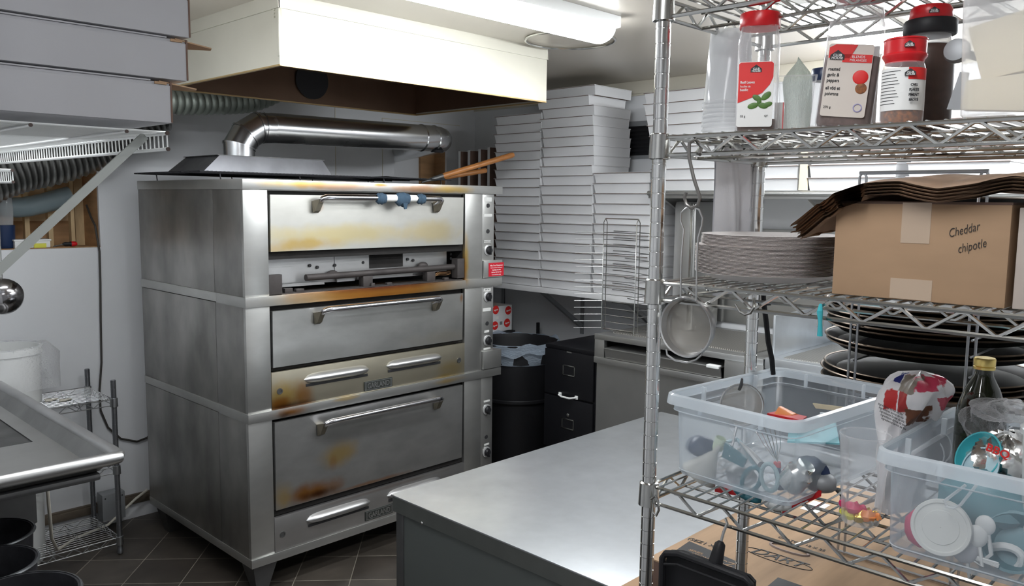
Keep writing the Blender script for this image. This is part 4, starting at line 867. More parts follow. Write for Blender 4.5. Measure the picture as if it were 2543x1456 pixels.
b.box(X0_, X1, .62, .62+w, zb, zt); b.box(X0_, X0_+w, .62, .85, zb, zt); b.box(X1-w, X1, .62, .85, zb, zt); b.box(X0_, X1, .85-w, .85, zb, zt+.02); b.box(X0_, X1, .62, .85, zb, zb+w); part('carton_body', b, [M['white']], t)
b = MB(); b.hexa([(X0_, .85, zt+.02), (X1, .85, zt+.02), (X1, .854, zt+.02), (X0_, .854, zt+.02)], [(X0_, .88, zt+.06), (X1, .88, zt+.06), (X1, .884, zt+.06), (X0_, .884, zt+.06)]); b.box(X0_+.005, X1-.005, .843, .845, zb+.01, zt+.018); part('flap', b, M['kraft_l'], t)
for (px, py) in ((1262, 771), (1259, 802), (1231, 770), (1229, 809)):
    q = at(px, py, Y=.62); b = MB(); b.lathe([(.029, 0), (.029, .001)], (q.x, .6195, q.z), 24, R=FY); o = part('red_logo', b, M['red_p'], t, 'red round logo')
    text('Agnesi', .015, (q.x, .6175, q.z), FY @ Matrix.Rotation(radians(8), 4, 'Z'), M['paper'], t, bold=.0004)
b = MB(); q = at(1244, 803, Y=.62); b.box(q.x-.012, q.x+.012, .6185, .6195, q.z-.01, q.z+.012); part('print_block', b, M['grey_box'], t)
b = MB(); q = at(1236, 790, Y=.62); b.box(q.x-.02, q.x+.008, .6185, .6195, q.z-.008, q.z+.012); part('label', b, M['paper'], t)
t = thing('crate_stand', 'dark stand hidden behind the trash can carrying the red-dot carton', 'stand', (2.33, .74, 0))
b = MB(); b.box(2.15, X1+.01, .60, .90, zb-.02, zb-.0005, .002); part('stand_top', b, M['black'], t)
for (x, y) in ((2.17, .62), (X1-.01, .62), (2.17, .88), (X1-.01, .88)): b = MB(); b.box(x-.015, x+.015, y-.015, y+.015, 0, zb-.02); part('leg', b, M['black'], t)
b = MB(); q = at(1336, 812, X=2.45); b.box(2.44, 2.46, q.y-.008, q.y+.008, .75, q.z+.03, .002); b.box(2.40, 2.50, q.y-.05, q.y+.05, 0, .02); b.box(2.445, 2.455, q.y-.006, q.y+.006, .02, .76); tag(b.build('broom_stick', M['black']), 'black stick standing upright behind the trash can', 'stick')
# ------------------------------------------------------------ counters
CX, CZ = 1.78, 1.052; xb = WX-.05
def grate_mat():
    mt = pmat('ribbed_grate', (.55, .54, .50), .35, .9); nt = mt.node_tree; b = nt.nodes['Principled BSDF']
    tc = N(nt, 'ShaderNodeTexCoord'); wv = N(nt, 'ShaderNodeTexWave', Scale=28., Distortion=0.); wv.bands_direction = 'X'; nt.links.new(tc.outputs['Object'], wv.inputs[0])
    w2 = N(nt, 'ShaderNodeTexWave', Scale=28.); w2.bands_direction = 'Y'; nt.links.new(tc.outputs['Object'], w2.inputs[0])
    mx = N(nt, 'ShaderNodeMath', operation='MAXIMUM'); nt.links.new(wv.outputs['Fac'], mx.inputs[0]); nt.links.new(w2.outputs['Fac'], mx.inputs[1])
    cr = mixc(nt, mx.outputs[0], (.10, .09, .08), (.62, .60, .56)); nt.links.new(cr, b.inputs['Base Color'])
    bp = N(nt, 'ShaderNodeBump', Strength=.5, Distance=.003); nt.links.new(mx.outputs[0], bp.inputs['Height']); nt.links.new(bp.outputs[0], b.inputs['Normal']); return mt
GM = grate_mat()
t = thing('prep_counter', 'stainless prep counter with a shallow drawer and grate top beside the file cabinet', 'counter', (2.14, -.96, 0))
ya, yb = -1.455, -.468
b = MB(); b.box(CX, xb, ya, yb, CZ-.012, CZ, .002); b.box(CX-.002, CX+.03, ya, yb, CZ-.028, CZ+.002, .003); part('worktop', b, M['counter'], t)
b = MB(); b.box(CX+.10, xb-.08, ya+.10, yb-.05, CZ, CZ+.006); part('grate', b, GM, t)
b = MB(); b.box(CX+.002, CX+.03, yb-.065, yb, .905, CZ-.028, .001); b.box(CX+.002, CX+.03, ya, ya+.20, .905, CZ-.028, .001); b.box(CX-.004, CX+.03, ya, yb, .895, .928, .003); part('front_frame', b, M['counter'], t)
b = MB(); b.box(CX+.03, xb, yb-.006, yb, .10, CZ-.012); b.box(CX+.03, xb, ya, ya+.006, .10, CZ-.012); b.box(CX+.025, CX+.04, ya, yb, .10, .895); b.box(CX+.04, xb, ya+.01, yb-.01, .895, .905); b.box(xb-.01, xb, ya, yb, .10, CZ); part('cabinet_body', b, M['counter'], t)
dy0, dy1 = ya+.215, yb-.075
b = MB(); b.hexa([(CX+.004, dy0, .930), (CX+.004, dy1, .930), (CX+.012, dy1, .930), (CX+.012, dy0, .930)], [(CX-.012, dy0, .982), (CX-.012, dy1, .982), (CX-.004, dy1, .982), (CX-.004, dy0, .982)]); b.box(CX-.014, CX+.25, dy0, dy1, .980, .986, .001); d_ = part('drawer', b, M['counter'], t)
b = MB(); b.box(CX-.022, CX+.012, dy0+.005, dy0+.07, .976, .992, .004); part('drawer_pull', b, M['plastic_w'], d_)
for y in (ya+.05, yb-.05): b = MB(); b.cyl((CX+.08, y, 0), (CX+.08, y, .10), .02, 12); part('leg', b, M['steel_dark'], t); b = MB(); b.cyl((xb-.08, y, 0), (xb-.08, y, .10), .02, 12); part('leg', b, M['steel_dark'], t)
t = thing('drainboard_counter', 'stainless counter with ribbed drain top behind the rack', 'counter', (2.14, -2.2, 0))
ya, yb = -3.3, -1.462
b = MB(); b.box(CX, xb, ya, yb, CZ-.006, CZ+.008, .002); b.box(CX-.004, CX+.02, ya, yb, CZ-.04, CZ+.012, .005); part('worktop', b, M['table'], t)
b = MB(); b.box(CX+.06, xb-.14, ya+.1, yb-.06, CZ+.008, CZ+.013); part('grate', b, GM, t)
b = MB(); b.box(CX+.06, xb, yb-.012, yb, CZ+.008, CZ+.20, .002); part('end_splash', b, M['table'], t)
b = MB(); b.box(xb-.03, xb, ya, yb-.013, CZ+.008, CZ+.155, .003); b.box(xb-.04, xb, ya, yb-.013, CZ+.155, CZ+.165, .003); part('back_splash', b, M['table'], t)
b = MB(); b.box(CX+.05, xb, ya, yb, .45, .47); part('undershelf', b, M['steel_dark'], t)
for (x, y) in ((CX+.05, ya+.05), (CX+.05, yb-.05), (xb-.05, ya+.05), (xb-.05, yb-.05)): b = MB(); b.cyl((x, y, 0), (x, y, CZ-.006), .02, 12); part('leg', b, M['steel'], t)
# steel cladding on the right wall above the counters
b = MB(); b.box(WX-.012, WX-.002, -3.4, -.66, CZ+.03, 1.60, .001); b.box(WX-.018, WX-.002, -3.4, -.66, 1.60, 1.625, .002); b.box(WX-.020, WX-.012, -.80, -.775, CZ+.03, 1.60); tag(b.build('wall_cladding', M['counter']), 'stainless steel cladding on the right wall above the counters', 'wall panel')
b = MB(); b.box(WX-.02, WX-.002, -3.4, -1.42, 1.70, 1.78, .002); tag(b.build('wall_rail', M['plastic_w']), 'wide white rail on the right wall under the steel wall shelf', 'rail')
p = at(1662, 700, X=2.3); t = thing('slicer_cabinet', 'tall grey steel box with a rounded edge at the counter back', 'steel box', (2.35, -.72, CZ+.006))
b = MB(); b.box(2.22, 2.50, -.80, -.655, CZ+.001, 1.775, .03); part('box_body', b, M['counter'], t)
b = MB(); b.box(2.215, 2.222, -.785, -.765, CZ+.05, 1.76, .002); part('box_seam', b, M['chrome'], t)
# ------------------------------------------------------------ many-tier wire pan rack on counter
t = thing('wire_pan_rack', 'tall empty chrome wire pan rack with many tiers on prep counter', 'pan rack', (2.02, -.62, CZ+.0065))
yc0, yc1 = -.705, -.480; xr = 1.885
a = at(1500, 543, X=xr); c_ = at(1582, 545, X=xr); yA, yB = a.y, c_.y; zt = a.z
zb = CZ+.007
for y in (yA, yB):
    for x in (xr, xr+.03):
        b = MB(); b.tube([(x, y, zb), (x, y, zt-.02), (x+(.015 if x == xr else -.015), y, zt)], .0026, 6); part('upright', b, M['chrome'], t)
b = MB(); b.tube([(xr+.015, yA, zt), (xr+.015, yB, zt)], .0035, 6); b.tube([(xr+.015, yA, zb+.003), (xr+.015, yB, zb+.003)], .0026, 6); part('top_bar', b, M['chrome'], t)
n = 15
for k in range(n):
    z = zb+.012+(zt-.075-zb-.012)*k/(n-1)
    b = MB(); b.tube([(xr, yB, z), (xr-.004, yB, z), (xr-.09, yA-.03, z-.002), (xr-.13, yA+.02, z-.002)][:0] or [(xr, yB-.0, z), (xr-.01, (yA+yB)/2, z+.001), (xr, yA, z), (xr-.12, yA+.10, z)], .0021, 5)
    b.tube([(xr+.03, yB, z), (xr+.10, yB-.02, z), (xr+.22, yA+.02, z), (xr+.22, yA+.10, z)], .0021, 5); part('tier', b, M['grey_wire'], t)
# ------------------------------------------------------------ hooks, strainer, bits hanging from the rack
FXP = RX0-.004
def S_(pts, r, n=8): b = MB(); b.tube(pts, r, n); return b
def hp(x, y, X=None): return at(x, y, X=FXP-.012 if X is None else X)
b = S_([hp(1738, 384), hp(1742, 366, RX0+.004), hp(1727, 347, RX0), hp(1712, 356), hp(1711, 390), hp(1722, 440), hp(1738, 490), hp(1733, 510), hp(1719, 518), hp(1704, 508), hp(1700, 490), hp(1704, 478)], .0030)
tag(b.build('s_hook', pmat('dull_grey_hook', (.22, .21, .20), .4, .8)), 'dull grey S-hook on the second rack shelf holding the round strainer', 'hook')
c = hp(1704, 813); t = thing('strainer', 'round steel mesh strainer hanging from the S-hook on the rack', 'strainer', (c.x, c.y, c.z-.05))
R90 = Matrix.Rotation(-pi/2, 4, 'Y'); r = .0500
b = MB(); b.lathe([(r*1.02, -.003), (r*1.05, 0), (r*1.02, .004), (r*.97, .003), (r*.96, -.004)], c, 40, R=R90, cap0=False, cap1=False)
b.lathe([(r*.98, 0), (r*.93, -.012), (r*.90, -.020)], c, 40, R=R90, cap0=False, cap1=False); part('rim', b, M['steel'], t)
b = MB(); b.lathe([(.0005, -.030), (r*.5, -.027), (r*.8, -.020), (r*.93, -.010)], c, 32, R=R90, cap0=False, cap1=False); part('mesh_bowl', b, M['mesh'], t)
b = MB(); b.tube([hp(1690, 742), hp(1692, 640), hp(1698, 570, FXP-.010), hp(1690, 548, FXP-.010), hp(1692, 528, FXP-.011), hp(1706, 516, FXP-.012), hp(1720, 513, FXP-.012), hp(1736, 521), hp(1745, 542), hp(1743, 560), hp(1734, 590), hp(1731, 650), hp(1729, 745)], .0017, 6); part('handle', b, M['steel'], t)
b = MB(); b.tube([hp(1655, 868), hp(1657, 882), hp(1676, 895), hp(1706, 901), hp(1728, 894), hp(1742, 882), hp(1744, 866)], .0018, 6); part('rest_loop', b, M['steel'], t)
b = S_([hp(1873, 742, RX0+.004), hp(1872, 765), hp(1864, 778), hp(1850, 782), hp(1838, 775), hp(1829, 760), hp(1826, 755)], .0022); tag(b.build('open_hook', M['chrome']), 'small open chrome hook under the third rack shelf', 'hook')
b = S_([hp(2038, 757, RX0-.006), hp(2036, 775), hp(2037, 800), hp(2036, 835)], [.0025, .0046, .0030, .0042], 8)
t = thing('pocket_opener', 'small teal glittery opener hanging from the third rack shelf', 'opener', hp(2036, 835)); part('opener_body', b, M['teal'], t)
b = S_([hp(2037, 793, RX0-.0068), hp(2037, 812, RX0-.0068)], .0052); part('metal_band', b, M['chrome'], t)
b = MB(); pts = [at(1897, 755, X=-.093), at(1903, 800, X=-.08), at(1908, 850, X=-.07), at(1917, 893, X=-.06), at(1920, 930, X=-.055)]; b.tube(pts, .0055, 8); b.tube([at(1895, 700, X=-.09), pts[0]], .005, 8)
tag(b.build('black_cord', M['black']), 'thick black cord hanging beside the rear rack post', 'cord')
b = S_([at(1886, 758, X=RX1+.012), at(1914, 757, X=RX1+.012)], .0016); tag(b.build('cable_tie', M['black']), 'black tie around the rear rack post', 'tie')
# clips at the lowest visible collar and dustpan
b = S_([at(1617, 1240, X=RX0-.014), at(1628, 1232, X=RX0-.018), at(1634, 1245, X=RX0-.016), at(1636, 1268, X=RX0-.016), at(1630, 1281, X=RX0-.016), at(1620, 1272, X=RX0-.016), at(1622, 1250, X=RX0-.016)], .0022); tag(b.build('ring_clip', M['chrome']), 'chrome ring clip hanging on the front post under the low shelf', 'clip')
c = at(1770, 1400, X=-.492); t = thing('dustpan', 'black plastic dustpan hanging by its handle from the low rack shelf', 'dustpan', (c.x, c.y, c.z-.12))
b = S_([at(1801, 1288, X=-.472), at(1806, 1300, X=-.476), at(1797, 1322, X=-.480), at(1791, 1345, X=-.484)], .0024); part('hook', b, M['chrome'], t)
a, d_ = at(1790, 1345, X=-.486), at(1776, 1402, X=-.494)
b = MB(); b.tube([a, a.lerp(d_, .12), a.lerp(d_, .5), d_], [.0045, .009, .0105, .0125], 12); part('handle', b, M['black'], t)
p = [at(x, y, X=-.494) for x, y in ((1655, 1378), (1664, 1368), (1695, 1370), (1860, 1430), (1874, 1446), (1872, 1470), (1890, 1640), (1640, 1560))]
b = MB(); b.hexa(p, [q+Vector((.006, 0, 0)) for q in p]); part('pan_plate', b, M['black'], t)
b = MB(); e = [at(x, y, X=-.494) for x, y in ((1650, 1560), (1655, 1380), (1663, 1370), (1695, 1371), (1860, 1431), (1872, 1444), (1880, 1640))]; b.tube([q+Vector((-.012, 0, 0)) for q in e], .006, 8); b.tube([q+Vector((-.016, 0, -.018)) for q in e[2:5]], .0025, 6); part('raised_lip', b, M['black'], t)
# ------------------------------------------------------------ towel over the left end of the second shelf
ta, tb = at(1792, 400, Y=RY1+.006), at(1897, 402, Y=RY1+.006)
def tow(u, v):
    x = ta.x+(tb.x-.016-ta.x)*u; z = S2+.004-v*.30+.0; fold = (.010*sin(u*13-v*2.5)+.005*sin(u*31-v*6))*max(0, min(1, (u-.35)*2.2))+.003*sin(v*5+u*4)
    x2 = x+(.012*(1-u))*v+.006*sin(v*6)*(1-u); return Vector((x2, RY1+.020+max(-.010, fold), z))
b = MB(); b.grid(tow, 28, 20); b.grid(lambda u, v: tow(u, v)+Vector((0, .003, 0)), 28, 20)
b.box(ta.x+.002, tb.x-.02, RY1-.010, RY1+.026, S2+.0035, S2+.007, .001)
tag(b.build('hanging_towel', M['towel']), 'white cloth towel hanging from the second shelf by the rear post', 'towel')
# ------------------------------------------------------------ middle shelf: plates, cartons, kraft paper
def plate_mesh():
    b = MB(); n = 144; rr = []
    for r, z, f in ((.0005, .0006, 0), (.080, .0006, 0), (.090, .003, .3), (.1215, .0142, 1), (.1228, .0139, 1), (.1205, .0132, 1), (.090, .0012, .3), (.080, 0, 0), (.0005, 0, 0)):
        rr.append([Vector(((r+.0004*f*sin(72*a))*cos(a), (r+.0004*f*sin(72*a))*sin(a), z+.0009*f*sin(72*a))) for a in [2*pi*k/n for k in range(n)]])
    b.rings(rr, True, True, True); return b
pm = plate_mesh().build('paper_plate', M['plate'], None, loc=(0, 0, 0)); PX, PY = -.298, -2.512
tag(pm, 'white fluted paper plate in the tall stack on the middle rack shelf', 'plate', 'paper plates in the tall stack'); NPL = 33
for k in range(NPL):
    o = pm if k == 0 else pm.copy()
    if k: COL.objects.link(o)
    off = (-.004, .004) if k < 24 else (.003, -.003)
    o.location = (PX+off[0]+(random.random()-.5)*.0016, PY+off[1]+(random.random()-.5)*.0016, D3+.0004+.0021*k); o.rotation_euler = (0, 0, random.random()*6)
o = pm.copy(); COL.objects.link(o); o.location = (-.17, -2.60, D3+.004); o.rotation_euler = (radians(2), 0, 0); tag(o, 'loose white paper plate lying beside the plate stack and the brown box', 'plate', 'loose paper plates')
# brown carton
cx0, cy0, cy1 = -.442, -2.925, -2.692; zt = at(2068, 500, X=cx0).z
t = thing('brown_carton', 'brown cardboard box with handwriting on the middle rack shelf', 'box', ((cx0-.13)/2, (cy0+cy1)/2, D3))
b = MB(); b.box(cx0, -.14, cy0, cy1, D3+.0006, zt, .0015); part('carton_body', b, M['kraft_l'], t)
b = MB(); b.box(cx0-.0005, -.14, cy0-.0008, cy1+.0008, zt-.003, zt+.0004); part('carton_edge', b, M['kraft'], t)
tape = pmat('shiny_tape', (.50, .38, .28), .3)
for (x0_, y0_, x1_, y1_) in ((2243, 497, 2308, 606), (2212, 690, 2312, 750)):
    p, q = at(x0_, y0_, X=cx0), at(x1_, y1_, X=cx0); b = MB(); b.box(cx0-.0006, cx0, q.y, p.y, max(q.z, D3+.002), min(p.z, zt-.001)); part('tape', b, tape, t)
for s, px, py in (('Cheddar', 2392, 572), ('chipotle', 2412, 612)):
    p = at(px, py, X=cx0); text(s, .0170, (cx0-.0009, p.y, p.z), FX @ Matrix.Rotation(radians(17), 4, 'Z'), M['ink'], t, name='handwriting', sx=.66, shear=.45, bold=-.00022)
b = MB(); b.box(-.435, -.15, -3.22, -2.932, D3+.0006, zt-.006, .0015); tag(b.build('pale_carton', pmat('pale_carton', (.50, .43, .38), .7)), 'pale cardboard box at the right frame edge beside the brown box', 'box')
# kraft bundle
t = thing('kraft_paper_bundle', 'thick bundle of brown kraft paper draped over the brown box', 'paper', (-.29, -2.85, zt+.001))
KP = [at(x, y, X=-.462) for x, y in ((1964, 562), (1985, 545), (2020, 515), (2066, 478), (2140, 461), (2240, 450), (2330, 463), (2430, 458), (2520, 440))]; KP.append(KP[-1]+Vector((0, -.16, -.012)))
def kpt(u):
    s = u*(len(KP)-1); i = min(int(s), len(KP)-2); f = s-i; f = f*f*(3-2*f)*.35+f*.65; return KP[i].lerp(KP[i+1], f)
NS = 9
for k in range(NS):
    def sheet(u, v, k=k):
        p = kpt(u); q = kpt(min(1, u+.02))-kpt(max(0, u-.02)); nrm = Vector((0, q.z, -q.y)).normalized()
        if nrm.z < 0: nrm = -nrm
        bulge = .010*sin(v*pi)+.014*v*(u > .3)*min(1, (u-.3)*4)
        jag = (.004*sin(k*2.1+v*31)+.003*sin(k*5+v*67))*(u < .02)
        d = (NS-1-k)*.0030
        return Vector((p.x+v*.32+.003*sin(k*3+u*9), p.y+jag+.0025*sin(k*1.7)*(u < .3), p.z+bulge+.003*sin(u*17+v*4)*(u > .25)))-nrm*(d*(1 if u < .45 else .75))
    b = MB(); b.grid(sheet, 60, 12); b.grid(lambda u, v: sheet(u, v)-Vector((0, 0, .0012)), 60, 12); part('paper_layer', b, M['kpaper'], t)
# ------------------------------------------------------------ clear bins
def rrect(cx, cy, hx, hy, rad, z, n=5, dz=None):
    out = []
    for (sx, sy, a0) in ((1, 1, 0), (-1, 1, pi/2), (-1, -1, pi), (1, -1, 3*pi/2)):
        for k in range(n+1):
            a = a0+pi/2*k/n; out.append(Vector((cx+sx*(hx-rad)+rad*cos(a), cy+sy*(hy-rad)+rad*sin(a), z)))
    return out
def bin_(x0, x1, y0, y1, z0, z1, label, rot=0.):
    cx, cy, hx, hy = (x0+x1)/2, (y0+y1)/2, (x1-x0)/2, (y1-y0)/2
    t = thing('storage_bin', label, 'bin', (cx, cy, z0), rotz=rot); OFF[t.name] = Vector()
    H = z1-z0; ft = .80; ins = .009
    def rg(i, z, r=.028): return rrect(0, 0, hx-i, hy-i, max(.006, r-i*.3), z)
    b = MB(); b.rings([rg(ins+.022, .001, .03), rg(ins+.013, .004), rg(ins+.010, .012), rg(ins+.006, H*ft-.004), rg(ins, H*ft), rg(ins-.002, H-.004)], True, True, False); part('bin_body', b, M['clear'], t)
    b = MB(); b.rings([rg(ins-.002, H-.005), rg(ins-.005, H), rg(.004, H+.001), rg(0, H-.002), rg(-.002, H-.019), rg(.001, H-.020), rg(.003, H-.004), rg(.006, H-.002)], True, False, False); part('rim', b, M['clear_rim'], t)
    b = MB(); b.tube(rg(ins+.0100, .013), .0011, 5, closed=True); b.tube(rg(ins-.0005, H*ft), .0009, 5, closed=True)
    for s in (-1, 1):
        for k in (-1, 1):
            b.box(k*hx*.45-.002, k*hx*.45+.002, s*(hy-ins-.006)-.004, s*(hy-ins-.006)+.004, H-.030, H-.003); b.box(s*(hx-ins-.006)-.004, s*(hx-ins-.006)+.004, k*hy*.45-.002, k*hy*.45+.002, H-.030, H-.003)
    part('moulded_ribs', b, M['clear_rim'], t); return t
B1 = (-.2275-.195, -.2275+.195, -2.525-.137, -2.525+.137); BZ = 1.412
bin_(*B1, D4, BZ, 'open clear plastic bin of kitchen utensils on the low rack shelf, left', radians(-5))
B2 = (-.483, -.110, -3.095, -2.782)
bin_(*B2, D4, BZ, 'open clear plastic bin of lids and foil bags at the lower right')
def p1(x, y, X=-.37): return at(x, y, X=X+.022)
def one(name, b, mat, label, cat): return tag(b.build(name, mat), label, cat)
# utensils in the left bin
zf = D4+.006
c = p1(1757, 1150); t = thing('funnel', 'pale grey plastic funnel lying in the left clear bin', 'funnel', c)
b = MB(); Rf = Matrix.Rotation(radians(28), 4, 'X') @ Matrix.Rotation(radians(12), 4, 'Y'); b.lathe([(.036, -.030), (.034, -.026), (.008, .022), (.006, .024), (.0045, .042)], c, 28, R=Rf, cap0=False, cap1=False); b.lathe([(.034, -.030), (.032, -.026), (.007, .022)], c, 28, R=Rf, cap0=False, cap1=False); part('cone', b, pmat('pale_grey_plastic', (.55, .54, .50), .5), t)
c = at(1842, 1006, X=-.30); t = thing('mesh_strainer', 'small mesh strainer standing upright in the left clear bin', 'strainer', (c.x, c.y, c.z-.04)); Rm = Matrix.Rotation(radians(-68), 4, 'Y') @ Matrix.Rotation(radians(20), 4, 'X')
b = MB(); r = .0385; b.tube([c+Rm @ Vector((r*cos(a), r*sin(a), 0)) for a in [2*pi*k/36 for k in range(36)]], .0022, 6, closed=True); part('rim', b, M['steel'], t)
b = MB(); b.lathe([(.0004, -.026), (r*.55, -.022), (r*.85, -.011), (r, 0)], c, 28, R=Rm, cap0=False, cap1=False); part('mesh_bowl', b, M['mesh'], t)
b = MB(); b.tube([at(1836, 968, X=-.305), at(1841, 955, X=-.31), at(1843, 940, X=-.312)], [.003, .0035, .002], 8); part('hook_tip', b, M['steel_dark'], t)
b = MB(); b.tube([c+Rm @ Vector((-r, 0, 0)), c+Rm @ Vector((-r-.06, .0, .0))], .0025, 6); part('handle', b, M['steel'], t)
# whisk
t = thing('whisk', 'thin wire whisk with red collar in the left clear bin', 'whisk', p1(1930, 1150, -.34)); a = p1(1930, 1148, -.34)
for k in range(6):
    f = (k-2.5)/2.5; tp = p1(1905+24*f, 1062+6*abs(f), -.32); b = MB(); b.tube([a, a.lerp(tp, .5)+Vector((0, -.007*f, 0)), tp+Vector((0, -.006*f, 0)), tp+Vector((.006, -.002*f, .003))], .0009, 5); part('wire', b, M['chrome'], t)
b = MB(); b.cyl(a, a+Vector((0, -.001, -.010)), .0065, 12); part('collar', b, M['red'], t)
b = MB(); b.tube([a+Vector((0, 0, -.01)), p1(1940, 1215, -.36)], .0065, 10); part('handle', b, M['navy'], t)
def loop(cx, cy, rx, ry, r, X, n=24, tilt=0):
    c = p1(cx, cy, X); pts = []
    for k in range(n):
        a = 2*pi*k/n; q = Vector((0, -rx*cos(a), ry*sin(a))); q = Matrix.Rotation(tilt, 3, 'X') @ q; pts.append(c+q)
    b = MB(); b.tube(pts, r, 8, closed=True); return b
t = thing('scissors', 'kitchen scissors with grey-blue loop handles in the left clear bin', 'scissors', p1(1890, 1200, -.38))
part('handle_loop', loop(1911, 1186, .0155, .024, .0038, -.386, tilt=-.1), pmat('grey_blue_grip', (.30, .42, .44), .5), t)
part('handle_loop', loop(1866, 1192, .0150, .026, .0042, -.376, tilt=.5), M['teal_d'], t)
b = MB(); b.tube([p1(1890, 1155, -.376), p1(1860, 1120, -.35), p1(1835, 1095, -.33)], [.007, .005, .001], 8); part('blade', b, M['steel'], t)
b = MB(); b.hexa([p1(1800, 1100, -.36), p1(1853, 1140, -.36), p1(1845, 1162, -.36), p1(1792, 1135, -.36)], [q+Vector((.006, 0, 0)) for q in (p1(1800, 1100, -.36), p1(1853, 1140, -.36), p1(1845, 1162, -.36), p1(1792, 1135, -.36))]); one('vegetable_peeler', b, M['teal_d'], 'dark green-grey utensil handle beside the funnel in the left bin', 'utensil')
b = MB(); c = p1(1786, 1102, -.355); b.lathe([(.010, -.012), (.0105, .010), (.0095, .012), (.009, -.010)], c, 20, R=Matrix.Rotation(.3, 4, 'X')); one('bottle_nozzle', b, pmat('pale_green_plastic', (.62, .72, .52), .5), 'pale green plastic cap above the funnel in the left bin', 'cap')
b = MB(); b.tube([p1(1805, 1098, -.33), p1(1830, 1092, -.33), p1(1850, 1110, -.33), p1(1868, 1148, -.34), p1(1880, 1160, -.345), p1(1892, 1148, -.345)], [.003, .004, .004, .004, .005, .006], 8); one('corkscrew_handle', b, M['blue_l'], 'pale curved plastic handle across the utensils in the left bin', 'utensil')
b = MB(); c = p1(1855, 1228, -.385); b.blob(c, .021, 14, (.8, 1.4, .42), 0, 1, Matrix.Rotation(.25, 4, 'X')); one('plastic_scoop', b, M['teal_d'], 'dark green scoop at the bottom of the left bin', 'scoop')
b = MB(); c = p1(1980, 1182, -.37); b.lathe([(.022, -.025), (.024, -.02), (.024, .01), (.016, .018), (.016, .028)], c, 20, R=Matrix.Rotation(.6, 4, 'X')); one('glass_shaker', b, M['silver'], 'small shiny glass shaker lying right of the scissors', 'shaker')
b = MB(); b.blob(p1(2015, 1165, -.32), .026, 12, (1, 1.2, .8), .1, 2); one('silicone_grip', b, M['navy'], 'dark navy lump of plastic at the right of the left bin', 'utensil')
b = MB(); a, c = p1(1943, 1268, -.395), p1(2040, 1222, -.34); d_ = (c-a); b.hexa([a+Vector((0, 0, .006)), a+Vector((0, 0, -.007)), c+Vector((0, 0, -.008)), c+Vector((0, 0, .004))], [q+Vector((.007, .003, 0)) for q in (a+Vector((0, 0, .006)), a+Vector((0, 0, -.007)), c+Vector((0, 0, -.008)), c+Vector((0, 0, .004)))]); one('red_spatula', b, M['red'], 'red spatula lying along the bottom of the left bin', 'spatula')
b = MB(); b.hexa([p1(1775, 1213, -.36), p1(1830, 1222, -.36), p1(1826, 1231, -.36), p1(1775, 1222, -.36)], [q+Vector((.03, 0, .004)) for q in (p1(1775, 1213, -.36), p1(1830, 1222, -.36), p1(1826, 1231, -.36), p1(1775, 1222, -.36))]); one('red_clip', b, M['red'], 'small red plastic piece under the funnel in the left bin', 'clip')
b = MB(); b.blob(p1(1930, 1250, -.385), .024, 14, (.9, 1.1, .5), 0, 1); one('white_scoop', b, M['plastic_w'], 'rounded whitish scoop beside the red spatula in the left bin', 'scoop')
q4 = [at(1905, 1034, X=-.25), at(1935, 1027, X=-.19), at(2004, 1042, X=-.22), at(1990, 1052, X=-.29)]; b = MB(); b.hexa(q4, [v+Vector((0, 0, .006)) for v in q4]); one('red_lid', b, M['red'], 'flat red plastic lid on top of the utensils in the left bin', 'lid')  # loose red lid
b = MB(); c = at(1948, 1030, X=-.23); b.hexa([c+Vector(v) for v in ((-.02, .012, 0), (.02, .012, 0), (.02, -.02, 0), (-.02, -.02, 0))], [c+Vector(v) for v in ((-.005, .010, .014), (.005, .010, .014), (.01, -.018, .004), (-.01, -.018, .004))]); one('box_cutter', b, M['orange'], 'orange and black wedge on the red piece in the left bin', 'cutter')
q4 = [at(1955, 1100, X=-.33), at(1960, 1062, X=-.20), at(2075, 1052, X=-.18), at(2085, 1105, X=-.30)]; b = MB(); b.hexa(q4, [v+Vector((0, 0, .003)) for v in q4]); one('teal_mat', b, pmat('pale_teal_sheet', (.20, .50, .56), .5), 'pale teal plastic sheet over the utensils in the left bin', 'sheet')
q4 = [at(2018, 1003, X=-.12), at(2095, 1013, X=-.10), at(2095, 1022, X=-.11), at(2026, 1015, X=-.12)]; b = MB(); b.hexa(q4, [v+Vector((.003, 0, .001)) for v in q4]); one('paper_slip', b, M['cream'], 'pale paper slip stuck at the back of the left bin', 'paper')
for k, (x, y, X, m_, l) in enumerate(((1742, 1110, -.33, 'navy', 'dark blue cup shape at the back left of the left bin'), (2035, 1195, -.30, 'grey_box', 'greyish lump at the right end of the left bin'), (1840, 1180, -.30, 'grey_box', 'grey metal gadget under the scissors in the left bin'))):
    b = MB(); b.blob(at(x, y, X=X), .026, 12, (1, 1.2, .75), .08, k); one('utensil', b, M[m_], l, 'utensil')
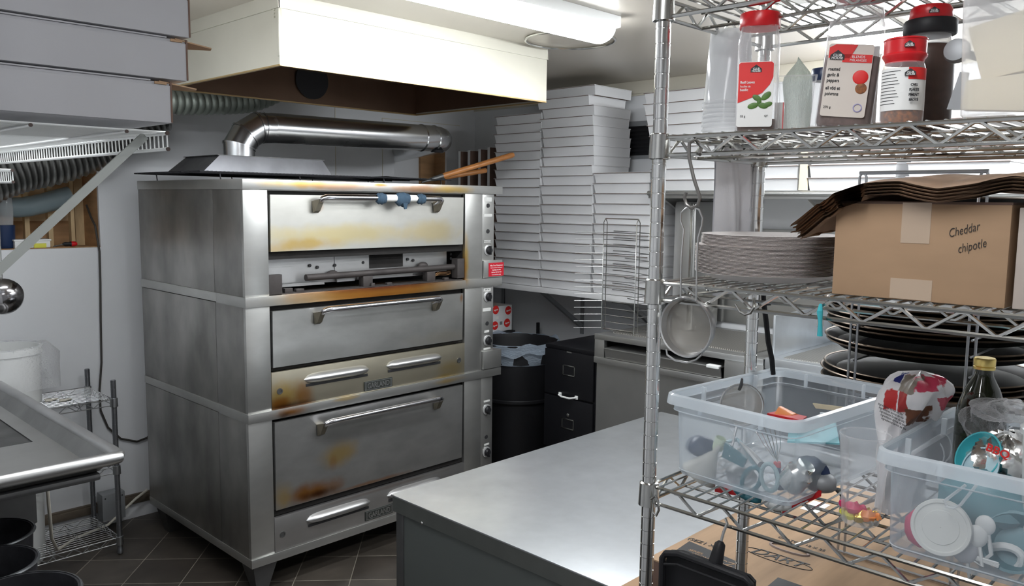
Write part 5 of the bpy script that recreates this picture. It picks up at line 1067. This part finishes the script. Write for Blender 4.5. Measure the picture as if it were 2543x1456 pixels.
# candy jar
c = Vector((-.374, -2.730, D4)); t = thing('candy_cup', 'clear plastic cup with wrapped candies between the two bins', 'cup', c)
b = MB(); b.lathe([(.026, 0), (.028, .002), (.0375, .140), (.039, .143), (.0385, .146), (.037, .144)], c, 32, cap1=False); part('cup_body', b, M['jar'], t)
for nme, off, m_, sc, lab in (('wrapped_candy', (-.012, .008, .026), 'pink', .011, 'pink wrapped candy at the left inside the clear candy cup'), ('wrapped_candy', (-.006, -.002, .014), 'foil', .013, 'gold foil candy low in the clear candy cup'), ('wrapped_candy', (-.010, -.014, .018), 'orange', .011, 'orange wrapped candy at the right inside the candy cup'), ('wrapped_candy', (-.008, .012, .011), 'yellow', .009, 'yellow wrapped candy at the bottom left of the candy cup'), ('wrapped_candy', (.008, -.004, .014), 'foil', .011, 'second gold candy behind the others in the candy cup')):
    b = MB(); p = c+Vector(off); b.blob(p, sc, 9, (1, 1.25, .85), .18, 3); b.blob(p+Vector((0, sc*1.5, .002)), sc*.5, 6, (.5, 1, 1), .4, 5); b.blob(p-Vector((0, sc*1.5, -.002)), sc*.5, 6, (.5, 1, 1), .4, 6); tag(b.build(nme, M[m_]), lab, 'candy', 'candies in the clear cup')
# bread bag
c = Vector((-.235, -2.742, D4+.001)); t = thing('bread_bag', 'white plastic bread bag with red print flopped between the bins', 'bag', c)
def bag(u, v):
    a = 2*pi*u; z = v*.232; w = .030+.004*sin(3*a); wx = .075
    bul = max(0, (v-.62))/.38
    rx = wx*(1-.1*v)*(1+.12*sin(4*a+7*v)+.05*sin(9*a-12*v)); ry = (w+.036*bul*(1-bul*.2))*(1+.16*sin(5*a-6*v)+.10*sin(8*a+11*v))
    k = math.sqrt(max(0, 1-max(0, (v-.80)/.20)**2)) if v > .80 else 1
    return c+Vector((rx*k*cos(a)-.02*bul, ry*k*sin(a)-.026*bul, z+.004*sin(6*a)*v))
b = MB(); b.grid(bag, 48, 26); part('bag_body', b, M['bag'], t)
def onbag(px, py, X, ds, name, mat, size=None, body=None):
    pass
dirv = (Vector((CAM.x, CAM.y, 0))-Vector((c.x, c.y, 0))).normalized()
def bagpatch(poly, m_, X):
    pts = [at(x, y, X=X) for x, y in poly]; b = MB(); b.hexa(pts, [p+Vector((.002, 0, 0)) for p in pts]); part('bag_print', b, m_, t)
AZ = lambda x, y: -math.atan2(x-CAM.x, y-CAM.y)
# print shaded in the bag film itself
bm_ = M['bag']; nt = bm_.node_tree; bs = nt.nodes['Principled BSDF']
tc = N(nt, 'ShaderNodeTexCoord'); prev = None
base = (.84, .82, .83)
for (px, py, X, rx, rz, cc) in ((2208, 995, -.31, .010, .017, (.55, .03, .03)), (2243, 985, -.31, .008, .026, (.42, .04, .04)), (2265, 1042, -.31, .012, .015, (.16, .06, .03)), (2310, 950, -.26, .017, .010, (.62, .06, .12)), (2345, 1010, -.26, .010, .012, (.55, .10, .14)), (2216, 945, -.31, .006, .006, (.02, .03, .2)), (2250, 960, -.31, .014, .010, (.30, .26, .22))):
    p = at(px, py, X=X)-c
    s = N(nt, 'ShaderNodeVectorMath', operation='SUBTRACT'); nt.links.new(tc.outputs['Object'], s.inputs[0]); s.inputs[1].default_value = p
    d = N(nt, 'ShaderNodeVectorMath', operation='DIVIDE'); nt.links.new(s.outputs[0], d.inputs[0]); d.inputs[1].default_value = (.06, rx, rz)
    ab = N(nt, 'ShaderNodeVectorMath', operation='ABSOLUTE'); nt.links.new(d.outputs[0], ab.inputs[0]); sp = N(nt, 'ShaderNodeSeparateXYZ'); nt.links.new(ab.outputs[0], sp.inputs[0])
    l = N(nt, 'ShaderNodeMath', operation='MAXIMUM'); nt.links.new(sp.outputs[1], l.inputs[0]); nt.links.new(sp.outputs[2], l.inputs[1]); l3 = N(nt, 'ShaderNodeMath', operation='MAXIMUM'); nt.links.new(l.outputs[0], l3.inputs[0]); nt.links.new(sp.outputs[0], l3.inputs[1])
    nz = N(nt, 'ShaderNodeTexNoise', Scale=90., Detail=2.); nt.links.new(tc.outputs['Object'], nz.inputs['Vector']); l4 = N(nt, 'ShaderNodeMath', operation='MULTIPLY_ADD'); nt.links.new(nz.outputs[0], l4.inputs[0]); l4.inputs[1].default_value = .7; nt.links.new(l3.outputs[0], l4.inputs[2]); l5 = N(nt, 'ShaderNodeMath', operation='SUBTRACT'); nt.links.new(l4.outputs[0], l5.inputs[0]); l5.inputs[1].default_value = .35
    mr = N(nt, 'ShaderNodeMapRange'); nt.links.new(l5.outputs[0], mr.inputs[0]); mr.inputs[1].default_value = 1.05; mr.inputs[2].default_value = .95; mr.inputs[3].default_value = 0; mr.inputs[4].default_value = 1
    prev = mixc(nt, mr.outputs[0], prev if prev is not None else base, cc)
nt.links.new(prev, bs.inputs['Base Color'])
for k in range(5):
    p = at(2205+2*k, 1013+9*k, X=-.318); text('ingredients farine de ble', .0052, (p.x-.006, p.y-.006, p.z), FX @ Matrix.Rotation(radians(-16), 4, 'Z'), M['ink'], t, name='small_print', sx=.8)
# oil bottle
c = Vector((-.165, -2.838, D4+.004)); t = thing('oil_bottle', 'dark green glass oil bottle with gold cap behind the right bin', 'bottle', c)
zc = at(2425, 905, X=c.x).z; b = MB(); h = zc-c.z
b.lathe([(.030, 0), (.036, .004), (.038, .03), (.038, h-.085), (.036, h-.070), (.026, h-.040), (.015, h-.018), (.0125, h-.004), (.0125, h)], c, 32); part('bottle_body', b, M['glass_g'], t)
zt_ = at(2425, 877, X=c.x).z
b = MB(); b.lathe([(.0165, 0), (.0165, .004), (.0155, .005), (.0165, .006), (.0165, zt_-zc-.002), (.0150, zt_-zc)], (c.x, c.y, zc-.006), 28); part('cap', b, M['gold'], t)
# right bin contents
def p2(x, y, X=-.42): return at(x, y, X=X)
c = p2(2337, 1310, -.445); t = thing('tub_cover', 'round white plastic lid pressed against the right bin front', 'lid', c); RL = Matrix.Rotation(radians(-80), 4, 'Y') @ Matrix.Rotation(radians(6), 4, 'X')
b = MB(); r = .0395; b.lathe([(.0005, .0042), (r*.60, .0042), (r*.62, .0030), (r*.84, .0030), (r*.88, .0052), (r*.98, .0052), (r, .003), (r, -.003), (r*.96, -.003)], c, 44, R=RL, cap0=False, cap1=False); part('lid_disc', b, pmat('off_white_lid', (.82, .82, .78), .55), t)
b = MB(); b.blob(p2(2285, 1312, -.42), .022, 12, (.6, 1, 1.3), .05, 3); one('pink_cup', b, M['pink'], 'bright pink plastic piece left of the white lid', 'cup')
for k, (x, y, X, r, l) in enumerate(((2425, 1332, -.43, .0145, 'small round white measuring spoon right of the white lid'), (2447, 1305, -.425, .013, 'small white measuring spoon above the round one'), (2395, 1365, -.43, .018, 'greyish white spoon bowl below the white lid'))):
    c = p2(x, y, X); t = thing('measuring_spoon', l, 'measuring spoon', c, group='white measuring spoons in the right bin')
    b = MB(); b.blob(c, r, 16, (.5, 1, 1.1)); part('spoon_bowl', b, M['plastic_w'] if k < 2 else pmat('grey_white_plastic', (.52, .52, .55), .5), t)
    b = MB(); b.tube([c+Vector((0, -.004, -r*.7)), c+Vector((.0, -.010, -r*.7-.03)), c+Vector((.002, .004-.004*k, max(-r*.7-.06, D4+.012-c.z)))], .0028, 6); part('spoon_handle', b, M['plastic_w'], t)
part_ = loop(2485, 1390, .028, .018, .006, -.42, tilt=-.5); tag(part_.build('white_ring', M['plastic_w']), 'white plastic ring lying low in the right bin', 'ring')
b = MB(); c = p2(2520, 1350, -.40); b.lathe([(.030, -.02), (.042, .004), (.044, .008), (.040, .008), (.028, -.016)], c, 28, R=Matrix.Rotation(-1.0, 4, 'Y')); one('teal_dish', b, M['teal_d'], 'dull teal dish at the right side of the right bin', 'dish')
for k in range(4):
    a, e = p2(2300+30*k, 1375+6*k, -.43), p2(2480, 1400+9*k, -.43); a.z = max(a.z, D4+.012); e.z = max(e.z-.0, D4+.010+.002*k); b = MB(); b.tube([a, a.lerp(e, .5)+Vector((0, 0, .004)), e], .0018, 6); tag(b.build('white_stick', M['plastic_w']), 'thin white plastic stick lying across the bottom of the right bin', 'stick', 'thin white sticks in the right bin')
b = MB(); b.blob(p2(2440, 1245, -.36), .05, 16, (.7, 1.2, .9), .08, 4); one('teal_bag', b, pmat('slate_teal_plastic', (.12, .26, .30), .4), 'slate teal plastic bundle in the middle of the right bin', 'bundle')
b = MB(); b.tube([p2(2398, 1205, -.46), p2(2345, 1245, -.465), p2(2350, 1258, -.465), p2(2368, 1262, -.465), p2(2385, 1255, -.465), p2(2425, 1205, -.455)], .0022, 6); one('clear_handle', b, M['cups'], 'clear plastic square handle at the right bin front', 'handle')  # loose clear handle
b = MB(); c = p2(2500, 1300, -.34); b.hexa([c+Vector(v) for v in ((-.01, .02, .01), (.0, .02, .0), (.0, -.04, -.015), (-.01, -.04, -.005))], [c+Vector(v) for v in ((.02, .02, .02), (.03, .02, .01), (.03, -.04, -.005), (.02, -.04, .005))]); one('red_wedge', b, M['pink'], 'dark red plastic wedge in the right bin', 'utensil')
c = p2(2432, 1135, -.33); t = thing('teal_cup', 'bright teal plastic bowl standing on edge in the right bin', 'bowl', c); b = MB(); RT = Matrix.Rotation(radians(-58), 4, 'Y') @ Matrix.Rotation(radians(-28), 4, 'X')
b.lathe([(.026, -.024), (.036, -.004), (.039, .004), (.0365, .004), (.034, -.004), (.022, -.020), (.0005, -.022)], c, 36, R=RT); part('bowl_body', b, M['teal'], t)
c = p2(2440, 1150, -.34); b = MB(); b.lathe([(.030, .0), (.0315, .003), (.029, .003)], c+Vector((-.006, 0, -.006)), 30, R=RT, cap1=False); one('pale_lid', b, M['blue_l'], 'pale blue plastic lid inside the bright teal bowl', 'plastic lid')  # loose pale lid
def crumple(c, sc, seed, m_, name, label, n=22):
    rd = random.Random(seed); fr = [(rd.uniform(3, 9), rd.uniform(0, 6), rd.uniform(2, 7), rd.uniform(0, 6)) for _ in range(6)]
    def f(u, v):
        a, e = 2*pi*u, pi*(v-.5); k = 1+sum(.10*math.copysign(abs(sin(p*a+q+r*e+s))**.6, sin(p*a+q+r*e+s)) for p, q, r, s in [(round(p), q, r, s) for p, q, r, s in fr][:4])*.8
        return Vector(c)+Vector((sc[0]*k*cos(a)*cos(e), sc[1]*k*sin(a)*cos(e), sc[2]*k*sin(e)))
    b = MB(); b.grid(f, n*2, n, smooth=False); return tag(b.build(name, m_), label, 'bag')
o = crumple(p2(2500, 1140, -.30), (.05, .045, .035), 5, M['silver'], 'foil_bag', 'crumpled silver foil bag with red writing in the right bin'); 
q = p2(2478, 1122, -.362); text('BBQ', .016, (q.x, q.y, q.z), FX @ Matrix.Rotation(radians(-14), 4, 'Z'), M['red_p'], o, bold=.0004)
crumple(p2(2500, 1020, -.20), (.05, .05, .016), 8, M['film'], 'clear_bag', 'crumpled clear plastic bag on top of the right bin')
crumple(p2(2440, 1050, -.20), (.03, .03, .03), 11, M['film'], 'clear_bag', 'second clear plastic bag left of the crumpled one')
t = thing('frosted_container', 'frosted plastic container at the right frame edge in the bin', 'container', (-.33, -3.0, D4+.02))
b = MB(); b.lathe([(.045, .0), (.048, .002), (.056, .17), (.060, .172), (.060, .180), (.056, .182)], (-.345, -2.995, D4+.018), 36, cap1=False); part('container_body', b, M['cups'], t)
for k, (x, y) in enumerate(((2300, 1125), (2325, 1110))): part_ = loop(x, y, .028-.004*k, .030, .0012, -.25+.03*k); tag(part_.build('clear_cover', M['clear_rim']), ('nearer', 'farther')[k]+' clear round lid rim leaning at the back left of the right bin', 'lid')
# ------------------------------------------------------------ pan stack rack on the printed carton
PCX, PCY, PR = .589, -2.519, .252
def pan_proto():
    t = thing('pizza_pan', '', 'pan', (0, 0, 0), rotz=0)
    b = MB(); r = PR; b.lathe([(.0005, 0), (r-.030, 0), (r-.010, .016), (r-.001, .017), (r-.001, .0185), (r-.011, .0175), (r-.031, .0015), (.0005, .0015)], (0, 0, 0), 72); part('pan_body', b, M['pan'], t)
    b = MB(); b.lathe([(r-.004, .0165), (r, .0162), (r+.0022, .0185), (r, .0207), (r-.004, .0195)], (0, 0, 0), 72, cap0=False, cap1=False); part('pan_rim', b, M['pan_rim'], t); return t
pp = pan_proto(); first = True
tiers = [(905, 4, 'bottom tier'), (833, 2, 'second tier from the bottom'), (778, 3, 'third tier from the bottom'), (742, 3, 'fourth tier from the bottom')]
zt_list = []
for y, n, nme in tiers:
    z0 = at(2066, y, X=.39).z-.026
    zt_list.append(z0-.012*(n-1))
    for k in range(n):
        z = z0-.012*k; loc = (PCX+(random.random()-.5)*.012, PCY+(random.random()-.5)*.012, z); lab = 'worn black round pizza pan, '+nth(k, n)+' pan of the '+nme
        if first: pp.location = loc; pp['label'] = lab; pp['group'] = 'black pizza pans'; first = False
        else: dup(pp, loc, random.random()*6, lab, 'black pizza pans')
t = thing('pan_rack', 'grey wire rack holding the black pizza pans behind the low shelf', 'rack', (.56, -2.56, .90))
fx0, fx1 = .300, .855; fy = [at(2108, 900, X=fx0).y, at(2400, 900, X=fx0).y]; ztop = at(2135, 430, X=fx0).z
wm = pmat('grey_wire', (.42, .43, .45), .35, .8)
for y in fy:
    for x in (fx0, fx1):
        for o_ in (0, .016): b = MB(); b.tube([(x, y-o_, .9015), (x, y-o_, ztop-.01), (x, y-o_/2-.004, ztop)], .0030, 6); part('upright', b, wm, t)
for x in (fx0, fx1):
    for zz, rr_ in ((ztop, .0045), (.9055, .0035)): b = MB(); b.tube([(x, fy[0], zz), (x, fy[1]-.016, zz)], rr_, 6); part('cross_bar', b, wm, t)
for z in zt_list+[1.60, 1.68, 1.76, 1.28, 1.20]:
    for y in fy: b = MB(); b.tube([(fx0, y-.008, z-.0035), (fx1, y-.008, z-.0035)], .0026, 6); part('tier_wire', b, wm, t)
dup(pp, (PCX, PCY, 1.7615), 1., 'black pizza pan on the highest tier under the kraft paper line', 'black pizza pans')
# ------------------------------------------------------------ second shelf
def place(px, X): p = at(px, 300, X=X); return p.x, p.y
# inverted cup stack
x, y = place(1806, -.255); t = thing('cup_stack', 'stack of upturned clear plastic cups left of the basil jar', 'cups', (x, y, D2)); OFF[t.name] = Vector((x, y, D2))
for k in range(9):
    h0 = D2+.0006+.0085*k; b = MB(); b.lathe([(.0475, h0), (.0478, h0+.004), (.0455, h0+.005), (.037, h0+.132), (.035, h0+.135), (.0005, h0+.135)], (x, y, 0), 32, cap0=False); part('cup', b, M['cups'], t)
def club(parent, x, y, z, s=1.):
    b = MB(); b.hexa([(x-.0085*s, y, z-.0045*s), (x+.0085*s, y, z-.0045*s), (x+.0085*s, y, z+.001*s), (x, y, z+.0075*s), (x-.0085*s, y, z+.001*s)], [(x-.0085*s, y-.0004, z-.0045*s), (x+.0085*s, y-.0004, z-.0045*s), (x+.0085*s, y-.0004, z+.001*s), (x, y-.0004, z+.0075*s), (x-.0085*s, y-.0004, z+.001*s)])
    part('brand_mark', b, M['ink'], parent); text('CLUB', .0042*s, (x, y-.0008, z+.0008*s), FY, M['paper'], parent, bold=.0001); text('HOUSE', .0042*s, (x, y-.0008, z-.0026*s), FY, M['paper'], parent, bold=.0001)
def card(parent, x0, x1, z0, z1, y, mat, name='label', r=.004, t=.0006):
    pts = []
    for (cx, cz, a0) in ((x1-r, z1-r, 0), (x0+r, z1-r, pi/2), (x0+r, z0+r, pi), (x1-r, z0+r, 3*pi/2)):
        for k in range(5): a = a0+pi/8*k; pts.append((cx+r*cos(a), y, cz+r*sin(a)))
    b = MB(); b.hexa(pts, [(p[0], p[1]-t, p[2]) for p in pts]); return part(name, b, mat, parent)
# basil
x, y = place(1877, -.345); t = thing('basil_jar', 'nearly empty clear basil jar with red lid and red label', 'spice jar', (x, y, D2), rotz=AZ(x, y))
w = .0375; H = .205
b = MB(); b.lathe([(w*.90, 0), (w*.98, .004), (w, .02), (w, .150), (w*.96, .165), (w*.88, .176), (w*.87, .180), (w*.90, .181)], (0, 0, 0), 40, cap1=False, sq=5, sx=.92, sy=.92); part('jar_body', b, M['jar'], t)
b = MB(); b.lathe([(w*.86, .002), (w*.93, .02), (w*.92, .026), (.001, .024)], (0, 0, 0), 32, sq=5, sx=.92, sy=.92); part('basil_flakes', b, M['spice'], t)
b = MB(); b.lathe([(w*.88, .180), (w*.90, .182), (w*.90, .203), (w*.86, .205)], (0, 0, 0), 40); part('lid', b, M['red'], t)
yf = -w*.93-.0008
card(t, -.032, .026, .012, .120, yf, M['paper'])
pts = [(-.031, .063)]+[(-.031, .116), (-.028, .119), (.022, .119), (.025, .116), (.025, .098), (.018, .084), (.006, .073), (-.010, .066), (-.031, .053)][0:]
pts = [(-.031, .052), (-.031, .116), (-.028, .119), (.022, .119), (.025, .116), (.025, .094), (.020, .082), (.008, .068), (-.010, .060)]
b = MB(); b.hexa([(px, yf-.0008, pz) for px, pz in pts], [(px, yf-.0014, pz) for px, pz in pts]); part('red_field', b, M['red_p'], t)
club(t, -.003, yf-.0016, .107, 1.05)
text('Basil Leaves', .0062, (-.028, yf-.0018, .086), FY, M['paper'], t, align='LEFT', sx=.8, bold=.0001); text('Feuilles de', .0050, (-.028, yf-.0018, .079), FY, M['paper'], t, align='LEFT', sx=.8); text('basilic', .0062, (-.028, yf-.0018, .0735), FY, M['paper'], t, align='LEFT', sx=.9, bold=.0001)
for (lx, lz, a, sc) in ((.000, .060, 2.6, 1), (.015, .063, .7, 1.1), (-.006, .047, 3.4, 1.05), (.010, .047, -.3, 1.), (.018, .049, .3, .9), (.004, .054, 1.5, .8)):
    b = MB(); b.blob((lx, yf-.0012, lz), .0085*sc, 12, (1, .10, .55), 0, 1, Matrix.Rotation(-a, 4, 'Y')); part('leaf_print', b, M['green'], t)
text('55 g', .0048, (-.022, yf-.0018, .030), FY, M['ink'], t); text('CJT', .004, (.016, yf-.0018, .030), FY, M['ink'], t)
# small red-edged carton, tub with herb bag, blue-capped bottle
x, y = place(1934, -.30); t = thing('slim_carton', 'slim white carton with a red edge right of the basil jar', 'box', (x, y, D2), rotz=AZ(x, y)); b = MB(); b.box(-.008, .006, -.012, .012, .0004, .058); part('carton_body', b, M['paper'], t); b = MB(); b.box(.0055, .0075, -.0125, .0125, .0004, .058); part('carton_edge', b, M['red_p'], t)
x, y = place(1974, -.285); t = thing('herb_tub', 'clear square tub holding a bag of green herbs on second shelf', 'tub', (x, y, D2), rotz=AZ(x, y))
b = MB(); b.rings([rrect(0, 0, .024, .03, .004, .001), rrect(0, 0, .030, .04, .004, .098), rrect(0, 0, .033, .043, .004, .100), rrect(0, 0, .033, .043, .004, .097)], True, True, False); part('tub_body', b, M['jar'], t)
x2, y2 = x, y; t = thing('herb_bag', 'crumpled clear bag of pale green herbs inside the square tub', 'bag', (x, y, D2+.003), rotz=AZ(x, y))
b = MB(); rd = random.Random(2)
b.grid(lambda u, v: Vector(((.021+.006*sin(6*pi*u+4*v))*cos(2*pi*u)*(1 if v < .75 else (1.0-v)*4+.02), (.022)*sin(2*pi*u)*(1 if v < .75 else (1.0-v)*4+.02), .002+v*.128+.004*sin(9*u))), 24, 14); part('bag_film', b, clear('herb_bag_film', (.70, .78, .70), .50, .25, .8), t)
x, y = place(2037, -.20); t = thing('bottle', 'bottle with a dark blue cap behind the garlic spice jar', 'bottle', (x, y, D2), rotz=0)
b = MB(); b.lathe([(.024, 0), (.026, .004), (.026, .085), (.018, .100), (.018, .104)], (0, 0, 0), 24); part('bottle_body', b, M['cups'], t)
b = MB(); b.lathe([(.0185, .104), (.0195, .106), (.0195, .124), (.018, .126)], (0, 0, 0), 24); part('cap', b, M['navy'], t)
# big garlic jar, leaning
x, y = place(2092, -.330); t = thing('garlic_spice_jar', 'large clear jar of roasted garlic seasoning with red lid, leaning right', 'spice jar', (x, y, D2+.0045), rotz=AZ(x, y)); t.rotation_euler = (0, radians(5.0), AZ(x, y))
w = .046
b = MB(); b.lathe([(w*.92, 0), (w, .006), (w, .150), (w*.97, .165), (w*.84, .190), (w*.82, .205)], (0, 0, 0), 44, cap1=False, sq=5, sx=.92, sy=.80); part('jar_body', b, M['jar'], t)
b = MB(); b.lathe([(w*.88, .002), (w*.965, .008), (w*.965, .112), (.001, .116)], (0, 0, 0), 36, sq=5, sx=.92, sy=.80); part('seasoning', b, pmat('seasoning', (.17, .10, .08), .85, var=.4, vscale=180), t)
b = MB(); b.lathe([(w*.80, .203), (w*.84, .205), (w*.84, .232), (w*.80, .234)], (0, 0, 0), 40); part('lid', b, M['red'], t)
yf = -w*.80-.0012
card(t, -.036, .030, .016, .128, yf, pmat('cream_label', (.66, .60, .54), .6))
pts = [(-.035, .106), (-.035, .122), (-.028, .127), (.006, .127), (-.002, .113), (.029, .113), (.029, .098), (-.012, .098), (-.020, .106)]
b = MB(); b.hexa([(px, yf-.0008, pz) for px, pz in ((-.035, .106), (-.035, .122), (-.026, .127), (.006, .127), (-.004, .106))], [(px, yf-.0013, pz) for px, pz in ((-.035, .106), (-.035, .122), (-.026, .127), (.006, .127), (-.004, .106))]); b.box(-.014, .029, yf-.0013, yf-.0008, .100, .1125); part('red_field', b, M['red_p'], t)
club(t, -.022, yf-.0016, .109, 1.25); text('BLENDS', .0055, (.009, yf-.0018, .1085), FY, M['paper'], t); text('MÉLANGES', .005, (.009, yf-.0018, .1033), FY, M['paper'], t)
for k, s in enumerate(('roasted', 'garlic &', 'peppers', 'ail rôti et', 'poivrons')): text(s, .0072, (-.033, yf-.0012, .089-.0088*k-(.003 if k > 2 else 0)), FY, M['ink'], t, align='LEFT', sx=.8, bold=.0001)
b = MB(); b.blob((.016, yf-.0008, .078), .0115, 16, (1, .12, .95)); part('pepper_print', b, M['red_p'], t)
b = MB(); b.blob((.019, yf-.0008, .061), .0085, 16, (1, .12, 1)); part('pepper_print', b, M['chili'], t)
text('270 g', .005, (-.027, yf-.0012, .030), FY, M['ink'], t); b = MB(); b.tube([(.018+.006*cos(a), yf-.001, .031+.006*sin(a)) for a in [2*pi*k/20 for k in range(20)]], .001, 4, closed=True); part('seal_print', b, pmat('violet_print', (.35, .33, .55), .6), t)
x, y = place(2137, -.235); t = thing('white_card', 'upright white card behind the large garlic jar', 'card', (x, y, D2), rotz=AZ(x, y)); b = MB(); b.box(-.024, .024, 0, .012, .0005, .150, .002); part('card_body', b, M['paper'], t)
x, y = place(2192, -.285); t = thing('clear_tub', 'clear angled tub between the garlic jar and the red-capped shaker', 'tub', (x, y, D2), rotz=AZ(x, y)); b = MB(); b.rings([rrect(0, 0, .020, .02, .004, .001), rrect(0, 0, .026, .026, .004, .094), rrect(0, 0, .028, .028, .004, .096)], True, True, False); part('tub_body', b, M['jar'], t)
# red-capped shaker
x, y = place(2237, -.385); t = thing('chili_shaker', 'spice shaker with big red flip cap and orange flakes', 'spice jar', (x, y, D2), rotz=AZ(x, y))
w = .0345; t.scale = (.87, .87, .84)
b = MB(); b.lathe([(w*.90, 0), (w*.98, .003), (w, .014), (w, .092), (w*.93, .104), (w*.84, .110)], (0, 0, 0), 36, cap1=False); part('jar_body', b, M['jar'], t)
b = MB(); b.lathe([(w*.86, .002), (w*.95, .012), (w*.95, .088), (.001, .090)], (0, 0, 0), 30); part('flakes', b, M['chili'], t)
b = MB(); b.lathe([(w*.86, .106), (w*.90, .112), (w*1.02, .118), (w*1.02, .121), (w*.97, .123), (w*.97, .145), (w*1.0, .1455), (w*1.0, .1475), (w*.94, .149)], (0, 0, 0), 40); part('flip_cap', b, M['red'], t)
b = MB(); rr = []
for z in (.024, .096): rr.append([Vector((1.015*w*cos(a), 1.015*w*sin(a), z)) for a in [radians(-168+156*k/14+0) for k in range(15)]])
b.rings(rr, False, False, False); part('label', b, M['paper'], t)
b = MB(); rr = []
for z in (.076, .096): rr.append([Vector((1.03*w*cos(a), 1.03*w*sin(a), z)) for a in [radians(-78+62*k/8) for k in range(9)]])
b.rings(rr, False, False, False); part('red_field', b, M['red_p'], t)
club(t, .010, -w*1.06, .086, 1.0); club(t, .006, -w*1.03, .134, .9)
for k in range(11): b = MB(); zz = .090-.0055*k; rr = [[Vector((1.022*w*cos(a), 1.022*w*sin(a), zz+e)) for a in [radians(-160+(62-(k*13) % 17)*j/8) for j in range(9)]] for e in (0, .0011)]; b.rings(rr, False, False, False); part('text_line', b, M['ink'], t)
for k, s in enumerate(('CHILI', 'FLAKES', 'PIMENT', 'BROYÉ', '')):
    if s: text(s, .0062, (.017, -w*1.01, .066-.0085*k), FY @ Matrix.Rotation(radians(25), 4, 'Y'), M['ink'], t, bold=.0002, sx=.8)
# pepper bottle
x, y = place(2295, -.270); t = thing('pepper_grinder', 'tall dark pepper grinder bottle with black collar and red top', 'pepper grinder', (x, y, D2), rotz=AZ(x, y)); t.scale = (.95, .95, .84)
w = .040
b = MB(); b.lathe([(w*.95, 0), (w, .004), (w, .142), (w*.97, .150), (w*.82, .158)], (0, 0, 0), 36); part('bottle_body', b, M['pepper'], t)
b = MB(); b.lathe([(w*.83, .150), (w*.86, .156), (w*.80, .172), (w*.80, .178)], (0, 0, 0), 36); part('neck', b, M['cups'], t)
b = MB(); n = 60; rr = []
for r_, z in ((.96, .176), (1.0, .179), (1.0, .199), (.95, .203)): rr.append([Vector((w*(r_+.018*(k % 2))*cos(2*pi*k/n), w*(r_+.018*(k % 2))*sin(2*pi*k/n), z)) for k in range(n)])
b.rings(rr); part('grip_collar', b, M['black'], t)
b = MB(); b.lathe([(w*.80, .203), (w*.83, .205), (w*.80, .222), (w*.72, .228)], (0, 0, 0), 36); part('top_cap', b, M['red'], t); club(t, .004, -w*.83, .214, .9)
# right-hand clear bin with paper on the second shelf
XB0, XB1, YB0, YB1 = -.42, -.13, -3.12, -2.835
t = thing('storage_bin', 'cloudy clear bin of papers at the right end of second shelf', 'bin', ((XB0+XB1)/2, (YB0+YB1)/2, D2), rotz=0)
hx, hy = (XB1-XB0)/2, (YB1-YB0)/2
b = MB(); b.rings([rrect(0, 0, hx-.012, hy-.014, .02, .001), rrect(0, 0, hx-.005, hy-.006, .022, .008), rrect(0, 0, hx, hy, .022, .185)], True, True, False); part('bin_body', b, M['cups'], t)
b = MB(); b.rings([rrect(0, 0, hx, hy, .022, .183), rrect(0, 0, hx+.010, hy+.010, .028, .186), rrect(0, 0, hx+.012, hy+.012, .03, .178), rrect(0, 0, hx+.012, hy+.012, .03, .215), rrect(0, 0, hx+.004, hy+.004, .03, .222)], True, False, True); part('lid', b, M['cups'], t)
c0 = at(2470, 150, X=-.33)
def q5(ps, X): return [at(x, y, X=X) for x, y in ps]
for ps, X, m_, nme, lab in ((((2404, 70), (2600, 5), (2600, 160), (2438, 200)), -.385, 'cream', 'folded_paper', 'cream folded paper inside the cloudy bin on second shelf'), (((2400, 200), (2600, 175), (2600, 275), (2385, 272)), -.395, 'cream', 'paper_wad', 'lower pale paper inside the cloudy bin on second shelf')):
    q = q5(ps, X); b = MB(); b.hexa(q, [p+Vector((.03, 0, 0)) for p in q]); one(nme, b, M[m_], lab, 'paper')
c = at(2377, 127, X=-.36); b = MB(); b.lathe([(.017, -.004), (.018, 0), (.016, .008), (.008, .010)], c, 24, R=Matrix.Rotation(radians(-80), 4, 'Y')); b.tube([c, c+Vector((.01, -.03, -.012)), c+Vector((.012, -.045, -.035))], .006, 8); one('utensil', b, M['grey_box'], 'dark grey disc-shaped tool inside the cloudy bin on second shelf', 'utensil')
c = at(2372, 235, X=-.37); b = MB(); b.hexa([c+Vector((0, .010, -.02)), c+Vector((0, -.010, -.022)), c+Vector((0, -.014, .03)), c+Vector((0, -.004, .032))], [c+Vector((.01, .010, -.02)), c+Vector((.01, -.010, -.022)), c+Vector((.01, -.014, .03)), c+Vector((.01, -.004, .032))]); one('utensil', b, M['grey_box'], 'dark grey wedge low at the left inside the cloudy bin', 'utensil')
